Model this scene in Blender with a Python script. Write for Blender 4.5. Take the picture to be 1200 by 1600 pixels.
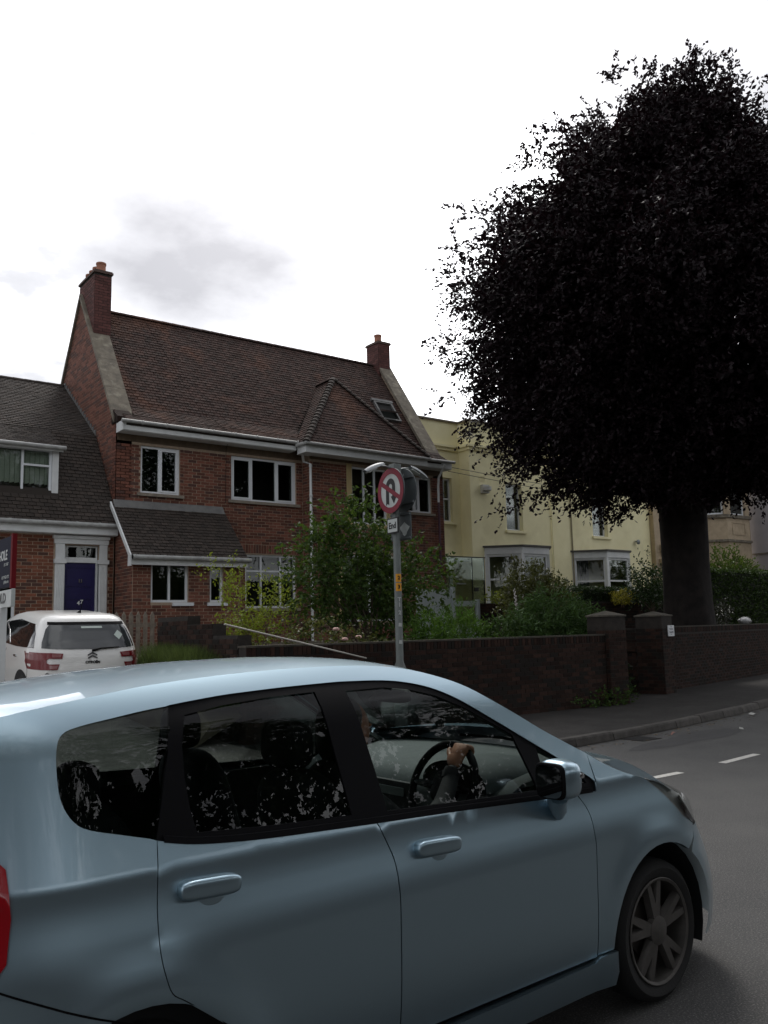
import bpy, bmesh, math, random
import numpy as np
from mathutils import Vector, Matrix
from mathutils.geometry import delaunay_2d_cdt
random.seed(7); rng = np.random.default_rng(7)
D = bpy.data; S = bpy.context.scene; COL = S.collection
for o in list(D.objects): D.objects.remove(o)
# ------------------------------------------------------------------ camera
FPX, CAMZ = 1350.0, 1.63
YAW, PIT, ROL = map(math.radians, (37.09, 7.836, -1.411))
cy, sy, cp, sp = math.cos(YAW), math.sin(YAW), math.cos(PIT), math.sin(PIT)
FW = Vector((sy*cp, cy*cp, sp)); R0 = Vector((cy, -sy, 0)); U0 = R0.cross(FW)
RT = math.cos(ROL)*R0 + math.sin(ROL)*U0; UP = -math.sin(ROL)*R0 + math.cos(ROL)*U0
CAMP = Vector((0, 0, CAMZ))
cam = D.cameras.new('camera'); camo = D.objects.new('camera', cam); COL.objects.link(camo)
cam.sensor_fit = 'VERTICAL'; cam.sensor_height = 32.0; cam.lens = 32.0*FPX/1600
cam.clip_start = .05; cam.clip_end = 3000
camo.matrix_world = Matrix(((RT.x, UP.x, -FW.x, 0), (RT.y, UP.y, -FW.y, 0), (RT.z, UP.z, -FW.z, CAMZ), (0, 0, 0, 1)))
S.camera = camo
S.render.resolution_x, S.render.resolution_y = 768, 1024
# ------------------------------------------------------------------ sky, sun, exposure
SUN_EL, SUN_AZ = math.radians(52), math.radians(38)      # sun behind thin cloud, over the roofs ahead
W = D.worlds.new('World'); S.world = W; W.use_nodes = True
nt = W.node_tree; nt.nodes.clear()
def wn(t, **k):
    n = nt.nodes.new(t)
    for a, b in k.items(): setattr(n, a, b)
    return n
out = wn('ShaderNodeOutputWorld'); bg = wn('ShaderNodeBackground'); sky = wn('ShaderNodeTexSky', sky_type='NISHITA', sun_disc=False)
sky.sun_elevation = SUN_EL; sky.sun_rotation = SUN_AZ; sky.dust_density = 4.0; sky.air_density = 1.0
tc = wn('ShaderNodeTexCoord'); sep = wn('ShaderNodeSeparateXYZ'); nt.links.new(tc.outputs['Generated'], sep.inputs[0])
zc = wn('ShaderNodeMath', operation='MAXIMUM'); nt.links.new(sep.outputs[2], zc.inputs[0]); zc.inputs[1].default_value = 0.0
za = wn('ShaderNodeMath', operation='ADD'); nt.links.new(zc.outputs[0], za.inputs[0]); za.inputs[1].default_value = .18
dv = wn('ShaderNodeVectorMath', operation='DIVIDE'); nt.links.new(tc.outputs['Generated'], dv.inputs[0])
cmb = wn('ShaderNodeCombineXYZ')
for i in range(3): nt.links.new(za.outputs[0], cmb.inputs[i])
nt.links.new(cmb.outputs[0], dv.inputs[1])
no = wn('ShaderNodeTexNoise'); no.inputs['Scale'].default_value = 1.5; no.inputs['Detail'].default_value = 7; no.inputs['Roughness'].default_value = .55
mp = wn('ShaderNodeMapping'); mp.inputs['Location'].default_value = (-19.637, -18.131, -3.191); nt.links.new(dv.outputs[0], mp.inputs[0]); nt.links.new(mp.outputs[0], no.inputs['Vector'])
rc = wn('ShaderNodeValToRGB'); rc.color_ramp.elements[0].position = .29; rc.color_ramp.elements[0].color = (.16, .16, .17, 1)
rc.color_ramp.elements[1].position = .545; rc.color_ramp.elements[1].color = (1, 1, 1, 1)
rc.color_ramp.elements[0].color = (.19, .19, .199, 1); rc.color_ramp.elements[0].position = .30
for q_, c_ in ((.43, .31), (.51, .58)): e_ = rc.color_ramp.elements.new(q_); e_.color = (c_, c_, c_*1.03, 1)
rc.color_ramp.elements[3].position = .58
nt.links.new(no.outputs[0], rc.inputs[0])
bw = wn('ShaderNodeRGBToBW'); nt.links.new(sky.outputs[0], bw.inputs[0])
cl = wn('ShaderNodeMixRGB', blend_type='MULTIPLY'); cl.inputs[0].default_value = 1
pw = wn('ShaderNodeMath', operation='POWER'); pw.inputs[1].default_value = .55; nt.links.new(bw.outputs[0], pw.inputs[0]); pk = wn('ShaderNodeMath', operation='MULTIPLY'); pk.inputs[1].default_value = 2.6; nt.links.new(pw.outputs[0], pk.inputs[0])   # cloud evens out the sky's brightness
nt.links.new(pk.outputs[0], cl.inputs[1]); nt.links.new(rc.outputs[0], cl.inputs[2])
cg = wn('ShaderNodeMixRGB', blend_type='MULTIPLY'); cg.inputs[0].default_value = 1; cg.inputs[2].default_value = (2.3, 2.32, 2.36, 1)
nt.links.new(cl.outputs[0], cg.inputs[1])
mx = wn('ShaderNodeMixRGB'); mx.inputs[0].default_value = .9; nt.links.new(sky.outputs[0], mx.inputs[1]); nt.links.new(cg.outputs[0], mx.inputs[2])
nt.links.new(mx.outputs[0], bg.inputs[0]); bg.inputs[1].default_value = .12; nt.links.new(bg.outputs[0], out.inputs[0])
sl = D.lights.new('sun', 'SUN'); sl.energy = 1.1; sl.angle = math.radians(14); sl.color = (1, .96, .9)
so = D.objects.new('sun', sl); COL.objects.link(so)
sd = Vector((math.sin(SUN_AZ)*math.cos(SUN_EL), math.cos(SUN_AZ)*math.cos(SUN_EL), math.sin(SUN_EL)))
so.rotation_euler = sd.to_track_quat('Z', 'Y').to_euler()
vs = S.view_settings; vs.view_transform = 'Standard'; vs.look = 'None'; vs.gamma = 1; vs.exposure = 0.46; vs.use_curve_mapping = False
S.cycles.max_bounces = 8; S.cycles.transparent_max_bounces = 16
# ------------------------------------------------------------------ helpers
def M(name, c, rough=.8, c2=None, scale=6, bump=0, bscale=60, metal=0, coat=0, isl=0, spec=.4, c3=None, scale3=1.2, tint=None):
    m = D.materials.new(name); m.use_nodes = True; t = m.node_tree; p = t.nodes['Principled BSDF']
    p.inputs['Roughness'].default_value = rough; p.inputs['Metallic'].default_value = metal
    p.inputs['Coat Weight'].default_value = coat; p.inputs['Coat Roughness'].default_value = .03; p.inputs['Specular IOR Level'].default_value = spec
    if len(c) == 3: c = (*c, 1)
    p.inputs['Base Color'].default_value = c; last = None
    geo = t.nodes.new('ShaderNodeNewGeometry') if (c2 or bump or isl or c3) else None
    def noise(s, det=5):
        n = t.nodes.new('ShaderNodeTexNoise'); n.inputs['Scale'].default_value = s; n.inputs['Detail'].default_value = det
        n.inputs['Roughness'].default_value = .6; t.links.new(geo.outputs['Position'], n.inputs['Vector']); return n
    if c2:
        n = noise(scale); r = t.nodes.new('ShaderNodeValToRGB'); r.color_ramp.elements[0].position = .35; r.color_ramp.elements[1].position = .65
        r.color_ramp.elements[0].color = c; r.color_ramp.elements[1].color = (*c2[:3], 1); t.links.new(n.outputs[0], r.inputs[0]); last = r.outputs[0]
    if c3:
        n = noise(scale3, 6); r = t.nodes.new('ShaderNodeValToRGB'); r.color_ramp.elements[0].position = .52; r.color_ramp.elements[1].position = .66
        x = t.nodes.new('ShaderNodeMixRGB'); t.links.new(n.outputs[0], r.inputs[0]); t.links.new(r.outputs[0], x.inputs[0])
        if last: t.links.new(last, x.inputs[1])
        else: x.inputs[1].default_value = c
        x.inputs[2].default_value = (*c3, 1); last = x.outputs[0]
    if isl:
        oi = t.nodes.new('ShaderNodeObjectInfo'); a = t.nodes.new('ShaderNodeMath'); a.operation = 'ADD'; fr = t.nodes.new('ShaderNodeMath'); fr.operation = 'FRACT'
        t.links.new(geo.outputs['Random Per Island'], a.inputs[0]); t.links.new(oi.outputs['Random'], a.inputs[1]); t.links.new(a.outputs[0], fr.inputs[0])
        mr = t.nodes.new('ShaderNodeMapRange'); mr.inputs[3].default_value = 1-isl; mr.inputs[4].default_value = 1+isl; t.links.new(fr.outputs[0], mr.inputs[0])
        x = t.nodes.new('ShaderNodeMixRGB'); x.blend_type = 'MULTIPLY'; x.inputs[0].default_value = 1
        if last: t.links.new(last, x.inputs[1])
        else: x.inputs[1].default_value = c
        t.links.new(mr.outputs[0], x.inputs[2]); last = x.outputs[0]
        if tint:
            r = t.nodes.new('ShaderNodeValToRGB'); r.color_ramp.interpolation = 'CONSTANT'; r.color_ramp.elements[0].color = (0, 0, 0, 1); r.color_ramp.elements[1].color = (1, 1, 1, 1); r.color_ramp.elements[1].position = tint[1]
            h = t.nodes.new('ShaderNodeMath'); h.operation = 'MULTIPLY'; h.inputs[1].default_value = 7.31; f2 = t.nodes.new('ShaderNodeMath'); f2.operation = 'FRACT'
            t.links.new(fr.outputs[0], h.inputs[0]); t.links.new(h.outputs[0], f2.inputs[0]); t.links.new(f2.outputs[0], r.inputs[0])
            x = t.nodes.new('ShaderNodeMixRGB'); t.links.new(r.outputs[0], x.inputs[0]); t.links.new(last, x.inputs[1]); x.inputs[2].default_value = (*tint[0], 1); last = x.outputs[0]
    if last: t.links.new(last, p.inputs['Base Color'])
    if bump:
        n = noise(bscale, 6); b = t.nodes.new('ShaderNodeBump'); b.inputs['Strength'].default_value = bump; b.inputs['Distance'].default_value = .01
        t.links.new(n.outputs[0], b.inputs['Height']); t.links.new(b.outputs[0], p.inputs['Normal'])
    return m
def glass(name, tint=(.8, .85, .85), refl=1.0, rough=0.0, base=.02):
    m = D.materials.new(name); m.use_nodes = True; t = m.node_tree; t.nodes.clear()
    o = t.nodes.new('ShaderNodeOutputMaterial'); x = t.nodes.new('ShaderNodeMixShader'); tr = t.nodes.new('ShaderNodeBsdfTransparent'); g = t.nodes.new('ShaderNodeBsdfGlossy')
    f = t.nodes.new('ShaderNodeFresnel'); f.inputs[0].default_value = 1.5; mu = t.nodes.new('ShaderNodeMath'); mu.operation = 'MULTIPLY_ADD'; mu.use_clamp = True
    mu.inputs[1].default_value = refl; mu.inputs[2].default_value = base
    tr.inputs[0].default_value = (*tint, 1); g.inputs['Roughness'].default_value = rough
    t.links.new(f.outputs[0], mu.inputs[0]); t.links.new(mu.outputs[0], x.inputs[0]); t.links.new(tr.outputs[0], x.inputs[1]); t.links.new(g.outputs[0], x.inputs[2]); t.links.new(x.outputs[0], o.inputs[0])
    return m
def leafmat(name, c, var=.5, rough=.5, trans=.25, tcol=None):
    m = D.materials.new(name); m.use_nodes = True; t = m.node_tree; p = t.nodes['Principled BSDF']; o = t.nodes['Material Output']
    g = t.nodes.new('ShaderNodeNewGeometry'); mr = t.nodes.new('ShaderNodeMapRange'); mr.inputs[3].default_value = 1-var; mr.inputs[4].default_value = 1+var
    t.links.new(g.outputs['Random Per Island'], mr.inputs[0]); x = t.nodes.new('ShaderNodeMixRGB'); x.blend_type = 'MULTIPLY'; x.inputs[0].default_value = 1; x.inputs[1].default_value = (*c, 1)
    t.links.new(mr.outputs[0], x.inputs[2]); t.links.new(x.outputs[0], p.inputs['Base Color']); p.inputs['Roughness'].default_value = rough; p.inputs['Specular IOR Level'].default_value = .16
    tl = t.nodes.new('ShaderNodeBsdfTranslucent'); tl.inputs[0].default_value = (*(tcol or (c[0]*1.3, c[1]*1.3, c[2]*.7)), 1)
    ms = t.nodes.new('ShaderNodeMixShader'); ms.inputs[0].default_value = trans; t.links.new(p.outputs[0], ms.inputs[1]); t.links.new(tl.outputs[0], ms.inputs[2]); t.links.new(ms.outputs[0], o.inputs[0])
    return m
def link(o, parent=None, label=None, cat=None, group=None, kind=None):
    COL.objects.link(o)
    if parent: o.parent = parent
    if label: o['label'] = label
    if cat: o['category'] = cat
    if group: o['group'] = group
    if kind: o['kind'] = kind
    return o
def worldloc(o):
    v = Vector((0, 0, 0))
    while o: v = v + o.location; o = o.parent
    return v
def empty(name, loc, label, cat, group=None, rz=0):
    o = D.objects.new(name, None); o.location = loc; o.rotation_euler.z = rz; o.empty_display_size = .1
    return link(o, None, label, cat, group)
I4 = Matrix.Identity(4)
def TR(x=0, y=0, z=0, rz=0): return Matrix.Translation((x, y, z)) @ Matrix.Rotation(rz, 4, 'Z')
class MB:
    def __init__(s, T=None): s.v = []; s.f = []; s.T = T or I4; s.m = []; s.mi = 0
    def add(s, vs, fs):
        b = len(s.v); s.v += [tuple(s.T @ Vector(p)) for p in vs]
        for f in fs: s.f.append(tuple(b+i for i in f)); s.m.append(s.mi)
    def box(s, x0, x1, y0, y1, z0, z1):
        s.add([(x0,y0,z0),(x1,y0,z0),(x1,y1,z0),(x0,y1,z0),(x0,y0,z1),(x1,y0,z1),(x1,y1,z1),(x0,y1,z1)],
              [(0,3,2,1),(4,5,6,7),(0,1,5,4),(1,2,6,5),(2,3,7,6),(3,0,4,7)])
    def bbox(s, x0, x1, y0, y1, z0, z1, b=.01):      # box with chamfered vertical and top edges
        pts = lambda c, z: [(x0+c,y0,z),(x1-c,y0,z),(x1,y0+c,z),(x1,y1-c,z),(x1-c,y1,z),(x0+c,y1,z),(x0,y1-c,z),(x0,y0+c,z)]
        ins = [(x0+2*b,y0+b,z1),(x1-2*b,y0+b,z1),(x1-b,y0+2*b,z1),(x1-b,y1-2*b,z1),(x1-2*b,y1-b,z1),(x0+2*b,y1-b,z1),(x0+b,y1-2*b,z1),(x0+b,y0+2*b,z1)]
        vs = pts(b, z0)+pts(b, z1-b)+ins; fs = [tuple(range(7, -1, -1)), tuple(range(16, 24))]
        for k in (0, 8):
            for i in range(8): j = (i+1) % 8; fs.append((k+i, k+j, k+8+j, k+8+i))
        s.add(vs, fs)
    def ring(s, x0, x1, z0, z1, w, ya, yb):
        s.box(x0, x1, ya, yb, z1-w, z1); s.box(x0, x1, ya, yb, z0, z0+w)
        s.box(x0, x0+w, ya, yb, z0+w, z1-w); s.box(x1-w, x1, ya, yb, z0+w, z1-w)
    def prism(s, pts, d):                              # closed polygon swept by vector d
        n = len(pts); d = Vector(d); a = [Vector(p) for p in pts]
        s.add([tuple(p) for p in a]+[tuple(p+d) for p in a], [tuple(range(n)), tuple(range(2*n-1, n-1, -1))]+[(i, i+n, (i+1) % n+n, (i+1) % n) for i in range(n)])
    def tube(s, path, r, n=10, cap=True):
        path = [Vector(p) for p in path]; k = len(path); rr = r if isinstance(r, (list, tuple)) else [r]*k
        vs = []; fs = []; prev = None
        for i, p in enumerate(path):
            t = (path[min(i+1, k-1)]-path[max(i-1, 0)]).normalized()
            a = (prev-t*prev.dot(t)) if prev else (Vector((0, 0, 1)) if abs(t.z) < .9 else Vector((1, 0, 0))).cross(t)
            if a.length < 1e-6: a = t.orthogonal()
            a.normalize(); prev = a; b = t.cross(a)
            for j in range(n):
                q = 2*math.pi*j/n; vs.append(tuple(p+(a*math.cos(q)+b*math.sin(q))*rr[i]))
        for i in range(k-1):
            for j in range(n): j2 = (j+1) % n; fs.append((i*n+j, i*n+j2, (i+1)*n+j2, (i+1)*n+j))
        if cap: fs.append(tuple(range(n-1, -1, -1))); fs.append(tuple((k-1)*n+j for j in range(n)))
        s.add(vs, fs)
    def lathe(s, prof, n=16, c=(0, 0, 0), ax='z', cap=True):
        vs = []; fs = []; c = Vector(c)
        for r, h in prof:
            for j in range(n):
                q = 2*math.pi*j/n; x, y = r*math.cos(q), r*math.sin(q)
                vs.append(tuple(c+Vector((x, y, h) if ax == 'z' else (x, h, y) if ax == 'y' else (h, x, y))))
        for i in range(len(prof)-1):
            for j in range(n): j2 = (j+1) % n; fs.append((i*n+j, i*n+j2, (i+1)*n+j2, (i+1)*n+j))
        if cap: fs.append(tuple(range(n-1, -1, -1))); fs.append(tuple((len(prof)-1)*n+j for j in range(n)))
        s.add(vs, fs)
    def mesh(s, name, mat, smooth=False):
        me = D.meshes.new(name); me.from_pydata(s.v, [], s.f)
        for m in (mat if isinstance(mat, list) else [mat]): me.materials.append(m)
        if any(s.m): me.polygons.foreach_set('material_index', s.m)
        if smooth: me.polygons.foreach_set('use_smooth', [True]*len(s.f)); me.set_sharp_from_angle(angle=math.radians(smooth if smooth > 1 else 40))
        me.update(); return me
    def build(s, name, mat, parent=None, smooth=False, label=None, cat=None, group=None, kind=None, world=True):
        if parent and world:
            w = worldloc(parent); s.v = [(x-w.x, y-w.y, z-w.z) for x, y, z in s.v]
        return link(D.objects.new(name, s.mesh(name, mat, smooth)), parent, label, cat, group, kind)
def pix(p):
    d = Vector(p)-CAMP; k = d.dot(FW)
    if k < .1: return (-9999, -9999, k)
    return (600+FPX*d.dot(RT)/k, 800-FPX*d.dot(UP)/k, k)
def hidden_px(x, y):                                   # what the near car covers: used only to rank which pieces show largest
    return y > 1035+max(0, x-640)**2*.0011 and x < 940
class Pieces:
    """bricks or tiles of one thing: the 300 that show largest become objects, the rest one joined part"""
    def __init__(s, name, restname, mat, cap=300): s.l = []; s.name = name; s.rest = restname; s.mat = mat; s.cap = cap
    def add(s, parent, Mx, w, h, d, lift=0): s.l.append((parent, Mx, w, h, d, lift))
    def geo(s, w, h, d, lift):                         # local: x along, z up the face, -y outwards
        b = min(.004, d*.4); a = d+lift
        return ([(0,0,0),(w,0,0),(w,0,h),(0,0,h),(b,-a,b*.5),(w-b,-a,b*.5),(w-b,-d,h),(b,-d,h)],
                [(4,5,6,7),(0,1,5,4),(1,2,6,5),(3,0,4,7)]+([(2,3,7,6)] if not lift else []))
    def finish(s):
        sc = []
        for i, (p, Mx, w, h, d, l) in enumerate(s.l):
            c = Mx @ Vector((w/2, 0, h/2)); x, y, k = pix(c); n = (Mx.to_3x3() @ Vector((0, -1, 0)))
            a = w*h*max(0, n.dot((CAMP-c).normalized()))/max(k, .1)**2
            if not (0 < x < 1200 and 0 < y < 1600) or hidden_px(x, y): a = 0
            sc.append((a, i))
        sc.sort(reverse=True); top = {i for a, i in sc[:s.cap] if a > 0}; cache = {}; rest = {}
        for i, (p, Mx, w, h, d, l) in enumerate(s.l):
            if i in top:
                key = (round(w, 2), round(h, 3), d, l)
                if key not in cache:
                    mb = MB(); mb.add(*s.geo(key[0], key[1], d, l)); cache[key] = mb.mesh(s.name, s.mat)
                o = D.objects.new(s.name, cache[key]); COL.objects.link(o); o.parent = p
                o.matrix_local = Matrix.Translation(-worldloc(p)) @ Mx
            else:
                rest.setdefault(p.name, (p, MB()))[1].T = Mx; rest[p.name][1].add(*s.geo(w, h, d, l))
        for p, mb in rest.values():
            mb.T = I4; mb.build(s.rest, s.mat, p, kind='stuff')
def brickwork(P, part, T, u0, u1, z0, z1, holes=(), spans=None, L=.215, h=.065, j=.010, d=.006):
    """stretcher bond on the local plane y=0 of T (x along the wall, -y outwards)"""
    k = 0; z = z0
    while z+h <= z1+.001:
        iv = spans(z, z+h) if spans else [(u0, u1)]
        for (a, b, c, e) in holes:
            if c < z+h-.01 and e > z+.01:
                niv = []
                for s0, s1 in iv:
                    if b <= s0 or a >= s1: niv.append((s0, s1))
                    else:
                        if a > s0: niv.append((s0, a))
                        if b < s1: niv.append((b, s1))
                iv = niv
        for s0, s1 in iv:
            u = math.floor((s0-u0)/(L+j))*(L+j)+u0-(L+j)/2*(k % 2)
            while u < s1:
                a, b = max(u, s0+.004), min(u+L, s1-.004)
                if b-a > .03: P.add(part, T @ Matrix.Translation((a, 0, z)), b-a, h, d+random.uniform(0, .003) if P.cap == 0 else d)
                u += L+j
        z += h+j; k += 1
def wallcells(mb, u0, u1, z0, z1, holes=(), t=.25):
    us = sorted({u0, u1, *[x for q in holes for x in q[:2] if u0 < x < u1]}); zs = sorted({z0, z1, *[x for q in holes for x in q[2:] if z0 < x < z1]})
    for i in range(len(us)-1):
        for k in range(len(zs)-1):
            cu, cz = (us[i]+us[i+1])/2, (zs[k]+zs[k+1])/2
            if not any(a < cu < b and c < cz < e for a, b, c, e in holes): mb.box(us[i], us[i+1], 0, t, zs[k], zs[k+1])
def tileplane(P, part, O, u, v, V, spans, gauge=.11, tw=.168, phase=0):
    """plain tiles: O at the eave, unit u along the eave, unit v up the slope"""
    u = Vector(u).normalized(); v = Vector(v).normalized(); n = u.cross(v)
    if n.z < 0: n = -n
    Mx = Matrix(((u.x, -n.x, v.x, 0), (u.y, -n.y, v.y, 0), (u.z, -n.z, v.z, 0), (0, 0, 0, 1))); k = phase; q = 0.0; O = Vector(O)
    while q < V-.02:
        for s0, s1 in spans(q, q+gauge):
            a = math.floor(s0/tw)*tw-tw/2*(k % 2)
            while a < s1:
                a0, a1 = max(a+.002, s0), min(a+tw-.002, s1)
                if a1-a0 > .025:
                    P.add(part, Matrix.Translation(O+u*a0+v*q) @ Mx, a1-a0, min(gauge+.012, V-q+.02), .010, .014+random.choice((0, 0, .003, .006)))
                a += tw
        q += gauge; k += 1
def window(house, T, u0, u1, z0, z1, mull=(), trans=(), fw=.055, mat=None, gl=None, rec=.05, sill=None, sash=(), room=None, name='window', blind=None):
    w = MB(T); w.ring(u0, u1, z0, z1, fw, rec, rec+.07)
    for m in mull: w.box(m-fw*.45, m+fw*.45, rec-.004, rec+.066, z0+fw, z1-fw)
    cols = [u0+fw]+[x for m in mull for x in (m-fw*.45, m+fw*.45)]+[u1-fw]; panes = []
    for i in range(0, len(cols), 2):
        a, b = cols[i], cols[i+1]; zz = [z0+fw, z1-fw]
        for (ci, zt) in trans:
            if ci == i//2: w.box(a, b, rec-.004, rec+.066, zt-fw*.4, zt+fw*.4); zz = [z0+fw, zt-fw*.4, zt+fw*.4, z1-fw]
        for q in range(0, len(zz), 2):
            c, e = zz[q], zz[q+1]
            if i//2 in sash: w.ring(a, b, c, e, fw*.75, rec-.012, rec+.05); a2, b2, c, e = a+fw*.75, b-fw*.75, c+fw*.75, e-fw*.75
            else: a2, b2 = a, b
            panes.append((a2, b2, c, e))
    o = w.build(name, mat, house)
    for a, b, c, e in panes:
        p = MB(T); p.box(a-.004, b+.004, rec+.03, rec+.042, c-.004, e+.004); p.build('pane', gl, o)
    if sill:
        p = MB(T); p.box(u0-.09, u1+.09, -.07, rec+.03, z0-.075, z0-.003); p.build('sill', sill, o)
    if room:
        p = MB(T); y0, y1 = rec+.08, 1.1
        q = [(u0,y0,z0),(u1,y0,z0),(u1,y0,z1),(u0,y0,z1),(u0-.3,y1,z0-.3),(u1+.3,y1,z0-.3),(u1+.3,y1,z1+.2),(u0-.3,y1,z1+.2)]
        p.add(q, [(4,5,6,7),(0,1,5,4),(1,2,6,5),(2,3,7,6),(3,0,4,7)]); p.build('room', room, o)
    return o
def text(body, size, T, mat, parent, name='lettering', ext=.001, align='CENTER', squash=1.0, bold=0):
    c = D.curves.new('t', 'FONT'); c.body = body; c.size = size; c.align_x = align; c.align_y = 'CENTER'; c.extrude = ext; c.offset = bold; c.resolution_u = 3
    o = D.objects.new('t', c); COL.objects.link(o); dg = bpy.context.evaluated_depsgraph_get(); me = D.meshes.new_from_object(o.evaluated_get(dg)); D.objects.remove(o)
    w = worldloc(parent); me.transform(Matrix.Translation(-w) @ T @ Matrix.Diagonal((squash, 1, 1, 1))); me.materials.clear(); me.materials.append(mat); me.name = name
    return link(D.objects.new(name, me), parent)
# ------------------------------------------------------------------ materials of the setting
m_asphalt = M('asphalt', (.044, .0435, .043), .85, (.062, .061, .059), 1.1, 1.0, 130, c3=(.15, .146, .14), scale3=105)
m_pave = M('pavement_asphalt', (.021, .0195, .0185), .92, (.034, .032, .030), 2.5, .8, 120, c3=(.045, .042, .039), scale3=120, spec=.2)
m_kerb = M('kerb_stone', (.042, .038, .034), .88, (.072, .066, .06), 7, .6, 80, isl=.3)
m_paint = M('road_paint', (.55, .54, .5), .7, (.35, .34, .32), 30, .3, 90)
m_soil = M('soil', (.05, .04, .03), .95, (.09, .075, .05), 3, .8, 40)
m_drive = M('driveway', (.10, .09, .08), .9, (.16, .145, .13), 4, .6, 60)
m_brick = M('red_brick', (.182, .070, .045), .85, (.125, .05, .035), 40, .35, 150, isl=.38, tint=((.085, .042, .034), .78))
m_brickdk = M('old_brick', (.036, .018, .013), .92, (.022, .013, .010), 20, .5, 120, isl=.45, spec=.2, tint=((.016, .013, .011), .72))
m_mortar = M('mortar', (.40, .31, .23), .95, (.30, .23, .17), 12, .4, 120)
m_mortardk = M('dark_mortar', (.036, .030, .025), .95, (.020, .017, .015), 9, .5, 100)
m_tile = M('clay_tile', (.072, .043, .036), .88, (.046, .033, .029), 5, .4, 130, isl=.24, c3=(.10, .051, .036), scale3=.7, spec=.2)
m_tiledk = M('dark_tile', (.046, .035, .029), .88, (.032, .026, .022), 6, .4, 120, isl=.25)
m_under = M('roof_underlay', (.03, .024, .02), .95)
m_white = M('white_paint', (.70, .72, .72), .5, (.60, .62, .62), 3, .05, 40)
m_gutter = M('grey_gutter', (.36, .37, .36), .5, (.24, .24, .235), 6)
m_cable = M('cable', (.02, .017, .015), .95, spec=.1)
m_upvc = M('white_frame', (.70, .73, .76), .35)
m_stone = M('concrete_coping', (.20, .175, .135), .9, (.12, .105, .085), 5, .5, 60, c3=(.27, .245, .19), scale3=4)
m_band = M('lintel_concrete', (.125, .09, .058), .9, (.085, .062, .042), 4, .3, 60)
m_sill = M('stone_sill', (.27, .235, .19), .9, (.19, .165, .135), 8, .3, 60)
m_cream = M('cream_stone', (.50, .40, .20), .85, (.42, .33, .17), 5, .2, 60)
m_yellow = M('yellow_render', (.87, .81, .52), .9, (.82, .76, .47), 2.2, .25, 45, c3=(.76, .70, .43), scale3=.9)
m_sand = M('sandstone', (.46, .37, .26), .9, (.36, .29, .20), 4, .4, 50, isl=.12)
m_grey = M('grey_render', (.42, .40, .42), .9, (.36, .35, .37), 1.5, .2, 40)
m_lead = M('lead_flashing', (.16, .16, .155), .6, (.11, .11, .11), 6)
m_blue = M('blue_door_paint', (.013, .009, .075), .4, (.011, .008, .062), 4)
m_dark = M('dark_interior', (.02, .02, .02), .95)
m_room = M('room_wall', (.09, .08, .07), .95)
m_blind = M('blind_fabric', (.50, .54, .47), .9)
m_curtain = M('curtain', (.35, .34, .32), .95)
m_pot = M('terracotta', (.36, .16, .10), .85, (.28, .13, .09), 9, .2, 60)
m_black = M('black_plastic', (.015, .015, .016), .45)
m_brass = M('dull_metal', (.12, .11, .10), .4, metal=.8)
m_glass = glass('window_glass', (.62, .66, .64), .8, 0, .012)
m_steel = M('galvanised', (.25, .27, .27), .5, (.19, .21, .21), 8, metal=.5)
V2 = Vector
def boxes(name, mat, parent, L, T=None):
    for q in L: f = MB(T); f.box(*q); f.build(name, mat, parent)
# ------------------------------------------------------------------ ground, road, pavement, kerb
KB = [(-40, 8.0), (0, 8.0), (6, 8.02), (9.4, 8.1), (11.7, 8.32), (14, 8.72), (16, 9.15), (20, 10.15), (25, 11.5), (32, 13.5), (45, 17.3), (90, 31)]
def lerp_tab(t, x):
    for (a, b), (c, d) in zip(t, t[1:]):
        if x <= c: return b+(d-b)*(x-a)/(c-a)
    return t[-1][1]
g = MB(); g.add([(-700, -700, -.02), (700, -700, -.02), (700, 700, -.02), (-700, 700, -.02)], [(0, 1, 2, 3)]); g.build('ground', m_soil, kind='structure')
xs = [-40+i*.5 for i in range(140)]+[30+i*3 for i in range(21)]
r = MB()
for a, b in zip(xs, xs[1:]): r.add([(a, -1.6, 0), (b, -1.6, 0), (b, lerp_tab(KB, b), 0), (a, lerp_tab(KB, a), 0)], [(0, 1, 2, 3)])
road = r.build('road', m_asphalt, kind='structure')
p = MB()
for a, b in zip(xs, xs[1:]): p.add([(a, lerp_tab(KB, a)+.13, .118), (b, lerp_tab(KB, b)+.13, .118), (b, lerp_tab(KB, b)+9, .118), (a, lerp_tab(KB, a)+9, .118)], [(0, 1, 2, 3)])
pavement = p.build('pavement', m_pave, kind='structure')
p = MB(); p.box(-40, 60, -9, -1.6, -.3, .12); p.build('near_pavement', m_pave, kind='structure')
x = -6.0
while x < 30:                                           # kerb stones
    L = .9 if x > 4 else 1.8
    a, b = Vector((x+.006, lerp_tab(KB, x), 0)), Vector((x+L-.006, lerp_tab(KB, x+L), 0)); t = (b-a).normalized(); n = Vector((-t.y, t.x, 0)); l = (b-a).length
    k = MB(Matrix(((t.x, n.x, 0, a.x), (t.y, n.y, 0, a.y), (0, 0, 1, 0), (0, 0, 0, 1)))); dz = random.uniform(-.008, .006); dy = random.uniform(-.008, .008)
    k.prism([(0, dy+.012, -.1), (0, dy, .02), (0, dy+.018, .098+dz), (0, dy+.035, .122+dz), (0, .14, .124+dz), (0, .14, -.1)], (l, 0, 0)); k.build('kerb_stone', m_kerb, pavement)
    x += L
def dash(pts):
    d = MB(); d.add([(x, y, .004) for x, y in pts], [(0, 1, 2, 3)]); d.build('painted_dash', m_paint, road)
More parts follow.
